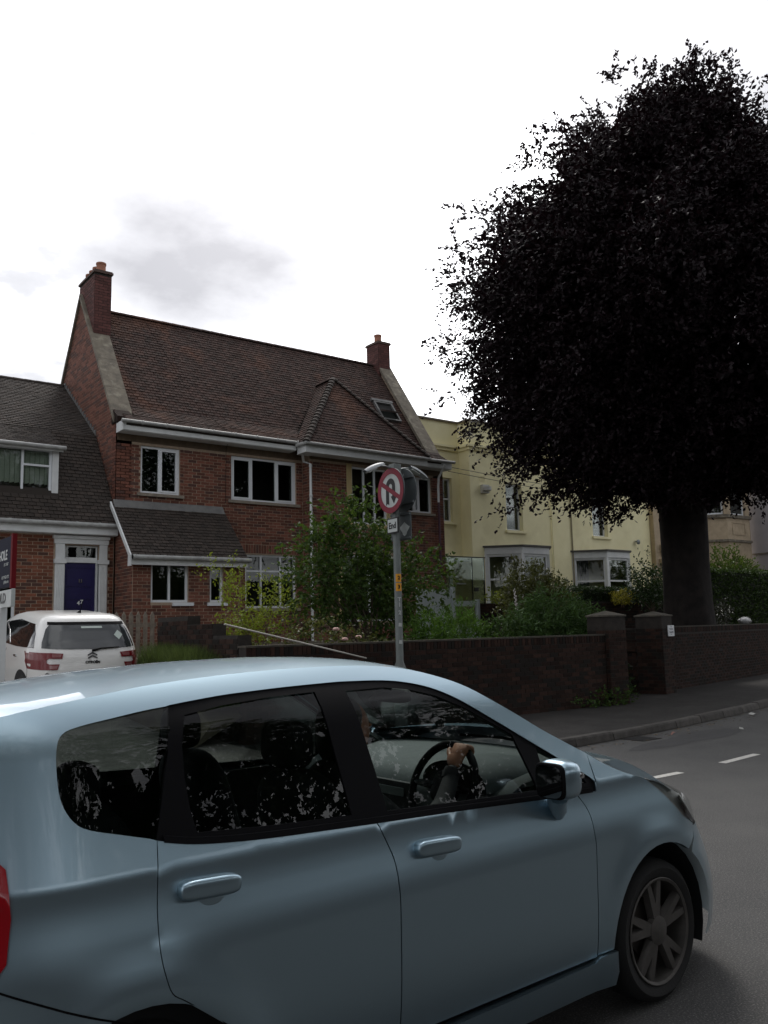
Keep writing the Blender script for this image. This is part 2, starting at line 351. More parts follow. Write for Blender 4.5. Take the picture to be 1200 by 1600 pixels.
for (xa, ya, xb, yb) in ((7.55, 5.93, 8.5, 5.93), (9.39, 5.98, 10.3, 6.07), (11.2, 6.2, 12.2, 6.36), (5.6, 5.9, 6.5, 5.9), (3.7, 5.9, 4.6, 5.9)): dash([(xa, ya-.05), (xb, yb-.05), (xb, yb+.05), (xa, ya+.05)])
m_patch = M('tar_patch', (.030, .030, .031), .8, (.042, .041, .041), 4, .8, 120, c3=(.07, .068, .066), scale3=110)
for (px_, py_, rx_, ry_) in ((11.2, 7.55, 1.5, .28), (14.2, 7.6, .9, .35)):
    f = MB(TR(px_, py_, .003, .12)); f.add([(rx_*math.cos(a)*(1+.18*math.sin(3*a+px_)), ry_*math.sin(a)*(1+.2*math.cos(5*a)), 0) for a in [2*math.pi*i/26 for i in range(26)]], [tuple(range(26))]); f.build('tar_patch', m_patch, road)
f = MB(TR(10.6, 8.02, .003, .03)); f.box(-.22, .22, -.2, .2, 0, .006); dc = f.build('drain_cover', M('cast_iron', (.03, .028, .027), .6, metal=.5), road)
for i in range(6): f = MB(TR(10.6, 8.02, .0095, .03)); f.box(-.18+i*.063, -.15+i*.063, -.16, .16, 0, .003); f.build('drain_slot', m_dark, dc)
# raised gardens and drive: one terrain sheet behind the street walls
def gz(x, y):
    drive = min(1.25, max(.12, .12+(y-10.9)*.085)) if y > 10.9 else .12
    gard = min(1.42, .95+(y-11.2)*.07)
    if x > 17.5: gard = min(1.9, 1.0+(y-13)*.14)
    k = min(1, max(0, (x-5.75)/.15)); return drive*(1-k)+gard*k
t = MB(); gx = [-14, -6, 0, 3, 5.5, 5.75, 5.9, 7, 9, 11, 13.3, 14.05, 14.06, 15, 16.2, 16.3, 17, 19, 22, 26, 30, 36, 60]; 
def back(x): return 13.3 if 14.055 < x < 16.25 else 11.25 if x < 14.6 else max(11.25, 11.25+(x-14.6)*.27+(.35 if x > 15.5 else 0))
ny = 14; vs = []
for x in gx:
    for j in range(ny+1):
        y = back(x)+(26-back(x))*(j/ny)**1.3; vs.append((x, y, gz(x, y)))
t.add(vs, [(i*(ny+1)+j, (i+1)*(ny+1)+j, (i+1)*(ny+1)+j+1, i*(ny+1)+j+1) for i in range(len(gx)-1) for j in range(ny)])
t.build('garden_terrain', m_soil, smooth=True, kind='structure')
dr = MB(); n = 12
for j in range(n):
    y0, y1 = 9.5+j*.75, 9.5+(j+1)*.75; z0, z1 = max(.124, gz(0, y0)+.008), max(.124, gz(0, y1)+.008); dr.add([(-4, y0, z0), (5.6, y0, z0), (5.6, y1, z1), (-4, y1, z1)], [(0, 1, 2, 3)])
dr.build('driveway', m_drive, kind='structure')
# ------------------------------------------------------------------ the red brick house
X0, X1, YF = 6.95, 17.0, 19.5
bh = empty('brick_house', (12, YF, 1.2), 'large red brick house with steep brown tiled roof and stone gable copings', 'house')
PB = Pieces('brick', 'brickwork', m_brick); PT = Pieces('roof_tile', 'roof_tiling', m_tile); PT3 = Pieces('roof_tile', 'roof_tiling', m_tiledk, 120)
T = TR(0, YF)
h_main = [(7.55, 8.54, 5.0, 6.147), (9.92, 11.83, 5.0, 6.147), (10.31, 11.80, 2.28, 3.64), (15.55, 16.53, 5.05, 6.12)]
f = MB(T); wallcells(f, X0, X1, 1.0, 6.75, h_main); front = f.build('front_wall', m_mortar, bh)
brickwork(PB, front, T, X0+.01, 12.03, 1.2, 6.20, h_main+[(6.9, 9.66, 0, 4.75), (10.08, 11.95, 3.66, 3.90)]); brickwork(PB, front, T, 15.36, X1-.01, 1.2, 6.20, h_main)
x = 10.1
while x < 11.93: PB.add(front, T @ Matrix.Translation((x, 0, 3.67)), .065, .215, .008); x += .075
boxes('lintel_band', m_band, bh, [(X0+.02, 12.0, YF-.012, YF-.002, 6.21, 6.62), (15.4, X1-.02, YF-.012, YF-.002, 6.21, 6.62)])
window(bh, T, *h_main[0], mull=(8.03,), mat=m_upvc, gl=m_glass, sill=m_sill, sash=(1,), room=m_room)
window(bh, T, *h_main[1], mull=(10.52, 11.24), mat=m_upvc, gl=m_glass, sill=m_sill, sash=(0, 2), room=m_room)
window(bh, T, *h_main[2], mull=(10.78, 11.35), trans=((0, 3.22), (1, 3.22), (2, 3.22)), mat=m_upvc, gl=m_glass, sill=m_sill, room=m_room)
window(bh, T, *h_main[3], mull=(15.88, 16.08), mat=m_upvc, gl=m_glass, sill=m_sill, sash=(1,), room=m_room)
# bay
YB = 19.15; TB = TR(0, YB); BX0, BX1 = 12.03, 15.36
h_bay = [(13.39, 14.60, 4.55, 6.14), (13.0, 14.9, 1.9, 3.7)]
f = MB(TB); wallcells(f, BX0, BX1, 1.0, 6.75, h_bay+[(13.22, 13.39, 4.45, 6.2), (14.60, 14.77, 4.45, 6.2)], .34); bay = f.build('bay_wall', m_mortar, bh)
brickwork(PB, bay, TB, BX0+.004, BX1-.004, 1.2, 6.20, h_bay+[(13.22, 14.77, 4.45, 6.22), (12.9, 15.0, 1.8, 3.8)])
TBR = TR(BX0, YB+.335, 0, -math.pi/2)
brickwork(PB, bay, TBR, .0, .325, 1.2, 6.20)
boxes('stone_jamb', m_cream, bh, [(13.22, 13.39, -.015, .2, 4.45, 6.2), (14.6, 14.77, -.015, .2, 4.45, 6.2)], TB); boxes('sill', m_cream, bh, [(13.392, 14.598, -.03, .2, 4.45, 4.549)], TB)
boxes('stone_jamb', m_cream, bh, [(a, a+.12, -.015, .2, 1.2, 3.8) for a in (12.9, 14.9)], TB)
f = MB(TB); f.box(BX0+.01, BX1-.01, -.012, -.002, 6.21, 6.62); f.build('lintel_band', m_band, bh)
window(bh, TB, *h_bay[0], mull=(13.83, 14.20), mat=m_upvc, gl=m_glass, room=m_room); window(bh, TB, *h_bay[1], mull=(13.95,), mat=m_upvc, gl=m_glass, room=m_room)
# lean-to porch
YP = 18.41; TP = TR(0, YP); PX0, PX1 = 6.98, 9.62
h_p = [(7.40, 8.29, 2.38, 3.26), (8.82, 9.16, 2.38, 3.26)]
f = MB(TP); wallcells(f, PX0, PX1, 1.0, 3.42, h_p); f.prism([(PX0, .25, 1), (PX0, 1.08, 1), (PX0, 1.08, 4.6), (PX0, .25, 3.45)], (.22, 0, 0)); f.prism([(PX1-.22, .25, 1), (PX1-.22, 1.08, 1), (PX1-.22, 1.08, 4.6), (PX1-.22, .25, 3.45)], (.22, 0, 0))
porch = f.build('porch_wall', m_mortar, bh); brickwork(PB, porch, TP, PX0+.004, PX1-.004, 1.2, 3.36, h_p)
TPL = TR(PX0, YF, 0, -math.pi/2)
brickwork(PB, porch, TPL, 0, 1.085, 1.2, 4.6, spans=lambda a, b: [(0, min(1.085, (4.56-b)/1.06))] if b < 4.5 else [])
window(bh, TP, *h_p[0], mull=(7.845,), mat=m_upvc, gl=m_glass, room=m_room); window(bh, TP, *h_p[1], mat=m_upvc, gl=m_glass, room=m_room)
boxes('sill', m_upvc, bh, [(a, b, -.06, .05, 2.30, 2.375) for a, b in ((7.9, 8.4), (8.75, 9.25))], TP)
f = MB(); f.prism([(6.86, 18.2, 3.37), (6.86, 19.5, 4.70), (6.86, 19.5, 4.62), (6.86, 18.2, 3.30)], (2.84, 0, 0)); pr = f.build('porch_roof', m_under, bh)
pv = Vector((0, 1.28, 1.30)); tileplane(PT3, pr, (6.86, 18.19, 3.385), (1, 0, 0), pv, pv.length, lambda a, b: [(0, 2.84)])
f = MB(); f.prism([(6.83, 18.17, 3.16), (6.83, 18.17, 3.40), (6.83, 19.49, 4.74), (6.83, 19.49, 4.62), (6.83, 18.30, 3.40), (6.83, 18.32, 3.16)], (.035, 0, 0)); f.box(6.866, 9.7, 18.19, 18.215, 3.19, 3.335); f.build('bargeboard', m_white, bh)
f = MB(); f.tube([(6.87, 18.13, 3.35), (9.74, 18.13, 3.35)], .055); 
for x in (6.9, 7.6, 8.5, 9.4): f.tube([(x-.03, 18.13, 3.35), (x+.03, 18.13, 3.35)], .062)
f.build('gutter', m_gutter, bh, smooth=True)
f = MB(); f.prism([(6.9, 19.36, 4.60), (6.9, 19.49, 4.80), (6.9, 19.49, 4.70), (6.9, 19.38, 4.585)], (2.78, 0, 0)); f.build('lead_flashing', m_lead, bh)
# main roof: bell-cast profile
PR = [(19.08, 6.60), (19.5, 6.83), (20.0, 7.17), (22.3, 10.37)]
RX0, RX1 = 7.38, 16.62
f = MB()
outl = PR+[(24.6, 7.17), (25.5, 6.6), (25.5, 6.5), (19.1, 6.5)]
f.prism([(RX0, y, z) for y, z in outl], (RX1-RX0, 0, 0)); f.box(X0+.1, RX0, 19.1, 19.5, 6.5, 6.6); roof = f.build('roof', m_under, bh)
bayL, bayR = 11.62, 15.78; AP = Vector((13.7, 20.45, 8.97))
def mainroof_z(y):
    for (a, b), (c, d) in zip(PR, PR[1:]):
        if y <= c: return b+(d-b)*(y-a)/(c-a)
    return PR[-1][1]
ph = 0
for (ya, za), (yb, zb) in zip(PR, PR[1:]):
    v = Vector((0, yb-ya, zb-za)); vn = v.normalized()
    def sp_(a, b, ya=ya, za=za, vn=vn):
        z = za+vn.z*(a+b)/2
        l, rr_ = (RX0-.30 if za < 6.8 else RX0), (RX1+.3 if za < 6.8 else RX1)
        if z < 8.95:
            k = max(0, (z-6.55)/(8.95-6.55)); cl, cr = bayL+(13.7-bayL)*k+.04, bayR+(13.7-bayR)*k-.04
            return [(l-RX0, cl-RX0), (cr-RX0, rr_-RX0)]
        return [(l-RX0, rr_-RX0)]
    tileplane(PT, roof, (RX0, ya, za+.004), (1, 0, 0), v, v.length, sp_, phase=ph); ph += round(v.length/.11)
# bay hip roof
E0, E1 = Vector((bayL, 18.64, 6.50)), Vector((bayR, 18.64, 6.50)); RB = Vector((13.7, 21.28, 8.95))
EL, ER = Vector((bayL, 19.2, 6.50)), Vector((bayR, 19.2, 6.50))
f = MB(); f.add([tuple(E0), tuple(E1), tuple(AP), tuple(RB), tuple(EL), tuple(ER), (13.7, 21.28, 6.6)], [(0, 1, 2), (0, 2, 3, 4), (1, 5, 3, 2), (0, 4, 6, 5, 1), (4, 3, 6), (5, 6, 3)]); br = f.build('bay_roof', m_under, bh)
v = AP-Vector((13.7, 18.64, 6.5)); LV = v.length; hw = (bayR-bayL)/2
def bsp(a, b):
    t = (a+b)/2/LV; return [(hw*0+(13.7-bayL)*t, (bayR-bayL)-(bayR-13.7)*t)]
tileplane(PT, br, E0+Vector((0, 0, .006)), (1, 0, 0), v, LV, bsp)
vL = Vector((13.7-bayL, 0, AP.z-6.5)); LL = vL.length
def lsp(a, b):
    t = min(1, (a+b)/2/LL); y0 = 18.64+(AP.y-18.64)*t; zz = 6.5+(AP.z-6.5)*t
    yv = 19.2+(RB.y-19.2)*t; return [(y0-18.64, yv-18.64)]
tileplane(PT, br, E0+Vector((0, 0, .006)), (0, 1, 0), vL, LL, lsp)
vR = Vector((13.7-bayR, 0, AP.z-6.5))
tileplane(PT, br, E1+Vector((0, 0, .006)), (0, 1, 0), vR, vR.length, lsp)
# ridge, hip and valley pieces
def halfround(a, b, r=.11, lift=0, up=Vector((0, 0, 1))):
    a, b = Vector(a), Vector(b); t = (b-a).normalized(); s_ = t.cross(up).normalized(); u_ = s_.cross(t); mb = MB(); vs = []; n = 7
    for q, rr in ((a, r), (b, r*.94)):
        for j in range(n): an = math.pi*j/(n-1); vs.append(tuple(q+s_*math.cos(an)*rr+u_*(math.sin(an)*rr*.75+lift)))
    mb.add(vs, [(j, j+1, n+j+1, n+j) for j in range(n-1)]+[tuple(range(n-1, -1, -1)), tuple(range(n, 2*n))]); return mb
x = RX0
while x < RX1-.2: halfround((x, 22.3, 10.33), (x+.298, 22.3, 10.33)).build('ridge_tile', m_tile, roof, smooth=True); x += .3
for P_, Q_ in ((E0, AP), (E1, AP)):
    d_ = Q_-P_; n = int(d_.length/.17)
    for i in range(n): halfround(P_+d_*(i/n)+Vector((0, 0, .035)), P_+d_*((i+1.12)/n)+Vector((0, 0, -.005)), .10, 0).build('hip_tile', m_tiledk, br, smooth=True)
for i in range(3): halfround(AP+(RB-AP)*(i/3), AP+(RB-AP)*((i+1)/3)).build('ridge_tile', m_tile, br, smooth=True)
# fascia, gutters, downpipes
boxes('fascia', m_white, bh, [(6.98, bayL, 19.12, 19.15, 6.39, 6.58), (bayR, 17.05, 19.12, 19.15, 6.39, 6.58), (6.95, 6.98, 19.09, 19.5, 6.37, 6.60)])
boxes('soffit', m_white, bh, [(6.98, bayL, 19.15, 19.5, 6.375, 6.39), (bayR, 17.05, 19.15, 19.5, 6.37, 6.39)])
f = MB(); f.box(bayL+.03, bayR-.03, 18.70, 18.73, 6.28, 6.50); f.box(bayL+.03, bayL+.06, 18.73, 19.12, 6.28, 6.5); f.box(bayR-.06, bayR-.03, 18.73, 19.12, 6.28, 6.5); f.box(bayL+.06, bayR-.06, 18.73, 19.2, 6.285, 6.30); f.build('fascia', m_white, bh)
f = MB(); f.tube([(6.92, 19.06, 6.585), (bayL+.02, 19.06, 6.575)], .045); f.tube([(bayR, 19.06, 6.57), (17.12, 19.06, 6.585)], .045)
f.tube([(bayL-.03, 19.05, 6.5), (bayL-.03, 18.63, 6.5), (bayR+.03, 18.63, 6.48)], .046)
for i in range(8): f.tube([(7.4+i*.6, 19.05, 6.58), (7.43+i*.6, 19.05, 6.58)], .052)
f.build('gutter', m_gutter, bh, smooth=True)
f = MB(); f.tube([(11.72, 19.0, 6.5), (11.72, 19.0, 6.38), (11.95, 19.3, 6.15), (12.0, 19.06, 6.0), (12.0, 19.06, 1.3)][:3]+[(12.02, 19.07, 6.05), (12.02, 19.07, 1.3)], .036)
for z in (6.0, 5.2, 4.2, 3.2, 2.2): f.tube([(12.02, 19.07, z-.03), (12.02, 19.07, z+.03)], .046)
f.build('downpipe', m_white, bh, smooth=True)
f = MB(); f.tube([(16.72, 19.05, 6.5), (16.74, 19.38, 6.15), (16.74, 19.42, 5.9), (16.74, 19.42, 5.4)], .034); f.build('downpipe', m_white, bh, smooth=True)
f = MB(); f.tube([(16.74, 19.42, 5.4), (16.74, 19.42, 1.4)], .034); f.build('downpipe', M('plum_pipe', (.06, .02, .035), .5), bh, smooth=True)
# gables with stepped stone copings
def cop(y): return 7.46+(y-20.04)*1.432
for gx0, nm in ((X0, 'near'), (X1-.38, 'far')):
    f = MB(); pk = 22.3
    out_ = [(19.5, 1.2), (19.5, 6.6), (19.62, 6.85), (19.75, 7.02)]+[(pk, cop(pk)-.1), (24.85, 7.02), (25.1, 6.6), (25.1, 1.2)]
    f.prism([(gx0, y, z) for y, z in out_], (.38, 0, 0)); gw = f.build('gable_wall', m_mortar, bh)
    if nm == 'near':
        def gsp(a, b):
            z = b
            if z < 6.6: return [(.0, 5.6)]
            y = 19.75+(z-7.02)/((cop(22.3)-.1-7.02)/(22.3-19.75)) if z > 7.02 else 19.6; w_ = y-19.5; return [(w_, 5.6-w_)] if w_ < 2.7 else []
        TG = TR(gx0, 25.1, 0, -math.pi/2); brickwork(PB, gw, TG, 0, 5.6, 3.9, 10.6, spans=gsp)
    for side in (1, -1):
        y0 = 19.55
        while y0 < 22.25:
            y1 = min(y0+.62, 22.3); 
            Y = lambda y: y if side > 0 else 44.6-y
            c = MB(); q = [(gx0-.06, Y(y0), cop(y0)-.12), (gx0-.06, Y(y1-.008), cop(y1-.008)-.12), (gx0-.06, Y(y1-.008), cop(y1-.008)+.02), (gx0-.06, Y(y0), cop(y0)+.02)]
            c.prism(q, (.50, 0, 0)); c.build('coping_stone', m_stone, bh); y0 = y1
    f = MB(); f.prism([(gx0-.03, 19.35, 6.62), (gx0-.03, 19.35, 6.75), (gx0-.03, 19.75, 7.02), (gx0-.03, 19.75, 6.62)], (.4, 0, 0)); f.build('kneeler', m_brickdk, bh)
# chimneys
PC = Pieces('brick', 'brickwork', M('chimney_brick', (.125, .048, .042), .9, (.085, .038, .035), 18, .4, 120, isl=.25), 150)
def chimney(x0, x1, y0, y1, z0, z1, pots):
    f = MB(); f.box(x0, x1, y0, y1, z0, z1); c = f.build('chimney', m_mortardk, bh)
    brickwork(PC, c, TR(x0, y0), .0, x1-x0, z0, z1-.06); brickwork(PC, c, TR(x0, y1, 0, -math.pi/2), 0, y1-y0, z0, z1-.06)
    f = MB(); f.box(x0-.035, x1+.035, y0-.035, y1+.035, z1-.055, z1); f.box(x0-.015, x1+.015, y0-.015, y1+.015, z1, z1+.03); f.build('chimney_cap', M('cap_tile', (.09, .06, .05), .9), c)
    for px_, py_, hgt in pots:
        f = MB(); f.lathe([(.135, z1), (.135, z1+.03), (.12, z1+.06), (.118, z1+hgt-.07), (.13, z1+hgt-.06), (.13, z1+hgt-.01), (.105, z1+hgt), (.09, z1+hgt-.1)], 18, (px_, py_, 0)); f.build('chimney_pot', m_pot, c, smooth=True)
chimney(6.98, 7.42, 21.36, 22.56, 8.7, 11.06, [(7.2, 21.55, .30), (7.2, 21.83, .27), (7.2, 22.1, .27), (7.2, 22.38, .27)])
chimney(16.52, 17.0, 21.95, 22.6, 9.4, 11.1, [(16.74, 22.25, .34)])
# roof window, propped open
un = Vector((0, -1.4, 1)).normalized(); vv = Vector((0, 1, 1.391)).normalized(); so_ = Vector((15.58, 20.6, mainroof_z(20.6)))
Tw = Matrix(((1, -un.x, vv.x, so_.x), (0, -un.y, vv.y, so_.y), (0, -un.z, vv.z, so_.z), (0, 0, 0, 1)))
f = MB(Tw); f.ring(0, .72, 0, .85, .06, -.10, -.01); f.box(-.05, .77, -.11, -.02, .85, .95); sk = f.build('roof_window', m_lead, bh)
f = MB(Tw); f.box(.06, .66, -.04, -.02, .06, .79); f.build('opening', m_dark, sk)
f = MB(Tw @ Matrix.Translation((.06, -.06, .45)) @ Matrix.Rotation(math.radians(-38), 4, 'X')); f.ring(0, .6, -.38, .38, .05, -.03, .02); f.build('sash_frame', M('brown_sash', (.06, .045, .04), .5), sk)
f = MB(Tw @ Matrix.Translation((.06, -.06, .45)) @ Matrix.Rotation(math.radians(-38), 4, 'X')); f.box(.05, .55, -.008, .002, -.33, .33); f.build('pane', m_glass, sk)
# aerial cable down the roof
f = MB(); f.tube([(8.66, 22.2, 10.27), (9.0, 21.2, 8.88), (9.35, 20.2, 7.48), (9.62, 19.4, 6.82), (9.7, 19.02, 6.62), (9.75, 19.44, 6.3), (9.75, 19.47, 4.9)], .006, 5); f.build('aerial_cable', m_cable, bh)
PB.finish(); PT.finish(); PT3.finish(); PC.finish()
# ------------------------------------------------------------------ the lower terraced house on the left (number 47)
lh = empty('terraced_house', (5.5, YF, 1.2), 'lower brick house with dark mansard tiles, dormer window and blue front door', 'house')
PB2 = Pieces('brick', 'brickwork', m_brickdk2 := M('brown_brick', (.20, .075, .042), .88, (.14, .05, .03), 35, .35, 150, isl=.35, tint=((.08, .04, .03), .8))); PT2 = Pieces('roof_tile', 'roof_tiling', m_tiledk)
LX0, LX1 = 1.0, 6.945; hl = [(2.9, 4.83, 1.9, 3.66), (5.83, 6.60, 1.0, 3.70)]
f = MB(T); wallcells(f, LX0, LX1, 1.0, 3.98, hl); lw = f.build('front_wall', m_mortar, lh)
brickwork(PB2, lw, T, LX0, LX1-.01, 1.2, 3.93, hl+[(5.60, 6.81, 1.0, 3.95)])
f = MB(); f.box(LX0, LX1-.02, 19.76, 24.5, 1.0, 3.9); f.build('rear_wall', m_mortardk, lh)
window(lh, T, *hl[0], mull=(3.5, 4.2), mat=m_upvc, gl=m_glass, sill=m_sill, room=m_room)
# door and surround
s_ = empty if 0 else None
f = MB(T); f.box(5.845, 6.585, .10, .15, 1.22, 3.31); door = f.build('front_door', m_blue, lh)
for z0, z1 in ((2.78, 3.22), (2.30, 2.52), (1.4, 2.05)):
    f = MB(T); f.ring(5.92, 6.51, z0, z1, .02, .088, .105); f.build('door_moulding', m_blue, door)
f = MB(T); f.ring(6.10, 6.35, 2.13, 2.21, .015, .085, .10); f.box(6.115, 6.335, .09, .1, 2.145, 2.195); f.build('letter_plate', m_brass, door)
f = MB(T); f.tube([(6.2, .085, 2.95), (6.2, .07, 2.87), (6.25, .07, 2.87), (6.25, .085, 2.95)], .01, 6); f.build('door_knocker', m_brass, door)
RX = Matrix.Rotation(math.pi/2, 4, 'X')
text('4', .12, T @ TR(6.195, .085, 2.41) @ RX, m_white, door, 'door_number', bold=.004); text('7', .12, T @ TR(6.265, .085, 2.435) @ RX, m_white, door, 'door_number', bold=.004)
f = MB(T); f.box(5.845, 6.585, .06, .13, 3.315, 3.40); f.ring(5.845, 6.585, 3.40, 3.69, .03, .06, .13); f.box(5.83, 5.845, .05, .14, 1.2, 3.7); f.box(6.56, 6.60, .05, .14, 1.2, 3.31); dfr = f.build('door_frame', m_white, lh)
f = MB(T); f.box(5.87, 6.56, .09, .10, 3.43, 3.66); f.build('pane', m_glass, dfr)
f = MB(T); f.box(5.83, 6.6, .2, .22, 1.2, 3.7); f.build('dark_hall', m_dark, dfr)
for a, b in ((5.63, 5.835), (6.60, 6.785)):
    f = MB(T); f.box(a, b, -.05, .05, 1.2, 3.28); 
    for i in range(5): x = a+.03+i*(b-a-.06)/4; f.tube([(x, -.05, 1.3), (x, -.05, 3.22)], .012, 6)
    pl = f.build('pilaster', m_white, lh, smooth=True)
    f = MB(T); f.box(a-.03, b+.03, -.085, .05, 3.283, 3.375); f.build('capital', m_white, pl)
    f = MB(T); f.box(a+.005, b-.005, -.05, .05, 3.378, 3.72); f.build('pilaster_block', m_white, pl)
boxes('entablature', m_white, lh, [(5.60, 6.80, -.07, .05, 3.722, 3.83), (5.57, 6.82, -.11, .05, 3.833, 3.90)], T)
# eaves, mansard, upper roof
boxes('fascia', m_white, lh, [(LX0, 6.94, 19.24, 19.27, 3.93, 4.10), (LX0, 6.94, 19.27, 19.5, 3.92, 3.935)])
f = MB(); f.tube([(LX0, 19.18, 4.13), (6.96, 19.18, 4.13)], .055); 
for x in (4.6, 5.3, 6.0, 6.5): f.tube([(x-.03, 19.18, 4.13), (x+.03, 19.18, 4.13)], .062)
f.build('gutter', m_gutter, lh, smooth=True)
MA, MBk, MR = (19.2, 4.14), (20.86, 6.53), (23.62, 8.50)
f = MB(); f.prism([(LX0, y, z) for y, z in (MA, (19.85, 5.09), MBk, MR, (26.5, 6.4), (26.5, 4.1))], (5.92, 0, 0)); lr = f.build('mansard_roof', m_under, lh)
def seg(a, b): v = Vector((0, b[0]-a[0], b[1]-a[1])); return v, v.length
DX = 5.72                                               # right edge of the dormer
v, L = seg(MA, MBk); tileplane(PT2, lr, (LX0, MA[0], MA[1]+.01), (1, 0, 0), v, L, lambda a, b: [(3.2, 5.93)] if not (.66 < a < 2.1) else [(DX-LX0, 5.93)])
v, L = seg(MBk, MR); tileplane(PT2, lr, (LX0, MBk[0], MBk[1]+.01), (1, 0, 0), v, L, lambda a, b: [(2.4, 5.92)])
x = 3.2
while x < 6.8: halfround((x, 23.62, 8.47), (x+.298, 23.62, 8.47)).build('ridge_tile', m_tiledk, lr, smooth=True); x += .3
f = MB()
for i in range(17):                                     # stepped lead soakers against the gable
    y = 20.9+i*.16; z = 6.6+i*.16*.714; f.box(6.925, 6.944, y, y+.15, z-.02, z+.13)
f.build('lead_soakers', m_lead, lh, kind='stuff')
# dormer with catslide roof
TD = TR(0, 19.74); boxes('dormer_cheek', m_white, lh, [(DX-.14, DX-.001, 19.70, 20.6, 4.70, 5.86)])
f = MB(TD); f.box(2.6, DX-.14, .12, .5, 4.6, 4.72); f.build('dormer_base', m_white, lh)
dw = window(lh, TD, 3.6, DX-.142, 4.73, 5.86, mull=(4.30, 4.95), trans=((0, 5.48), (2, 5.48)), mat=m_upvc, gl=glass('clear_glass', (.85, .88, .86), .8), rec=0, room=m_room, name='dormer_window')
f = MB(TD); f.box(3.5, DX-.05, -.08, .06, 4.66, 4.728); f.build('sill', m_white, dw)
for i in range(18):
    f = MB(TD @ TR(3.7+i*.106, .10, 0, math.radians(12))); f.box(-.053, .053, -.004, .004, 4.78, 5.8); f.build('blind_slat', m_blind, dw)
f = MB(); dp = [(19.58, 5.90), (20.9, 6.58)]; f.prism([(3.0, 19.6, 5.84), (3.0, 20.9, 6.5), (3.0, 20.9, 6.56), (3.0, 19.6, 5.90)], (DX+.06-3, 0, 0)); dr_ = f.build('dormer_roof', m_under, lh)
v, L = seg(*dp); tileplane(PT2, dr_, (3.0, 19.58, 5.91), (1, 0, 0), v, L, lambda a, b: [(.2, DX+.06-3)])
f = MB(); f.tube([(3.0, 19.52, 5.88), (DX+.1, 19.52, 5.88)], .05); f.build('gutter', m_gutter, dr_, smooth=True)
boxes('fascia', m_white, dr_, [(3.0, DX+.06, 19.57, 19.595, 5.80, 5.88)])
PB2.finish(); PT2.finish()
# ------------------------------------------------------------------ the yellow rendered villa
YY = 20.5; YR = 21.0; yh = empty('rendered_villa', (23.5, YY, 1.6), 'pale yellow rendered villa with parapet, sash windows and two white bays', 'house')
hy = [(20.66, 21.44, 4.88, 6.50), (25.07, 25.92, 4.88, 6.45)]
f = MB(TR(0, YY)); wallcells(f, 19.05, 28.0, 1.2, 8.42, hy+[(19.9, 22.3, 1.3, 4.2), (24.2, 26.6, 1.3, 4.2)], .5); f.build('front_wall', m_yellow, yh)
hr = [(18.02, 18.70, 5.10, 6.55)]
f = MB(TR(0, YR)); wallcells(f, 17.02, 19.049, 1.2, 8.42, hr+[(17.6, 18.40, 1.5, 3.7)], .3); f.build('link_wall', m_yellow, yh)
f = MB(TR(0, YR+.1)); wallcells(f, 28.001, 29.3, 1.2, 8.42, [], .3); f.build('link_wall', m_yellow, yh)
f = MB(); f.box(17.1, 27.9, 21.35, 27, 1.2, 8.0); f.build('rear_block', m_yellow, yh)
def cornice(z0, z1, pr, nm):
    boxes(nm, m_yellow, yh, [(19.05-pr, 28.0+pr, YY-pr, YY-.001, z0, z1), (17.02, 19.05-pr-.001, YR-pr, YR-.001, z0, z1), (19.05-pr, 19.049, YY, YR-pr-.001, z0, z1), (28.0, 29.3, YR+.1-pr, YR+.099, z0, z1)])
cornice(7.46, 7.56, .06, 'cornice'); cornice(7.562, 7.64, .12, 'cornice')
boxes('parapet_cap', M('stained_cap', (.22, .19, .13), .9, (.12, .10, .08), 5), yh, [(18.99, 28.06, YY-.06, YY+.56, 8.421, 8.48), (17.02, 18.985, YR-.06, YR+.36, 8.421, 8.48), (18.99, 19.05, YY+.56, YR-.062, 8.421, 8.48)])
def sashwin(T_, u0, u1, z0, z1, rec=.16, cur=None):
    o = window(yh, T_, u0, u1, z0, z1, trans=((0, (z0+z1)/2+.04),), fw=.06, mat=m_upvc, gl=m_glass, rec=rec, room=m_room, name='sash_window')
    f = MB(T_); f.box(u0-.07, u1+.13, -.07, rec, z0-.09, z0-.002); f.build('sill', m_yellow, o)
    if cur:
        for a in cur:
            f = MB(T_); n = 9; ys = [(u0+a[0]*(u1-u0)+(a[1]-a[0])*(u1-u0)*i/n, rec+.12+.025*(i % 2)) for i in range(n+1)]
            f.add([(x, y, z) for x, y in ys for z in (z0+.05, z1-.05)], [(2*i, 2*i+2, 2*i+3, 2*i+1) for i in range(n)]); f.build('curtain', m_curtain, o, smooth=True)
TY = TR(0, YY); sashwin(TY, *hy[0]); sashwin(TY, *hy[1], cur=((.05, .95),)); sashwin(TR(0, YR), *hr[0], rec=.12)
f = MB(TR(0, YR)); f.box(17.6, 18.40, .08, .14, 1.5, 3.7); f.build('front_door', M('dark_door', (.03, .035, .03), .5), yh)
boxes('door_canopy', m_white, yh, [(17.4, 19.0, YR-.5, YR-.002, 3.78, 3.88)])
boxes('door_pilaster', m_white, yh, [(18.41, 18.55, YR-.06, YR-.002, 1.5, 3.77)])
f = MB(); f.lathe([(.05, 0), (.16, .02), (.16, .14), (.05, .16)], 14, (19.63, 20.34, 6.1)); f.box(19.5, 19.78, 20.36, 20.495, 6.05, 6.32); f.build('alarm_box', M('alarm_grey', (.5, .5, .47), .6), yh, smooth=True)
f = MB(TY); f.ring(19.46, 19.72, 6.46, 6.64, .02, -.012, .0); 
for i in range(4): f.box(19.48, 19.70, -.01, -.001, 6.485+i*.036, 6.50+i*.036)
f.build('vent_grille', m_yellow, yh)
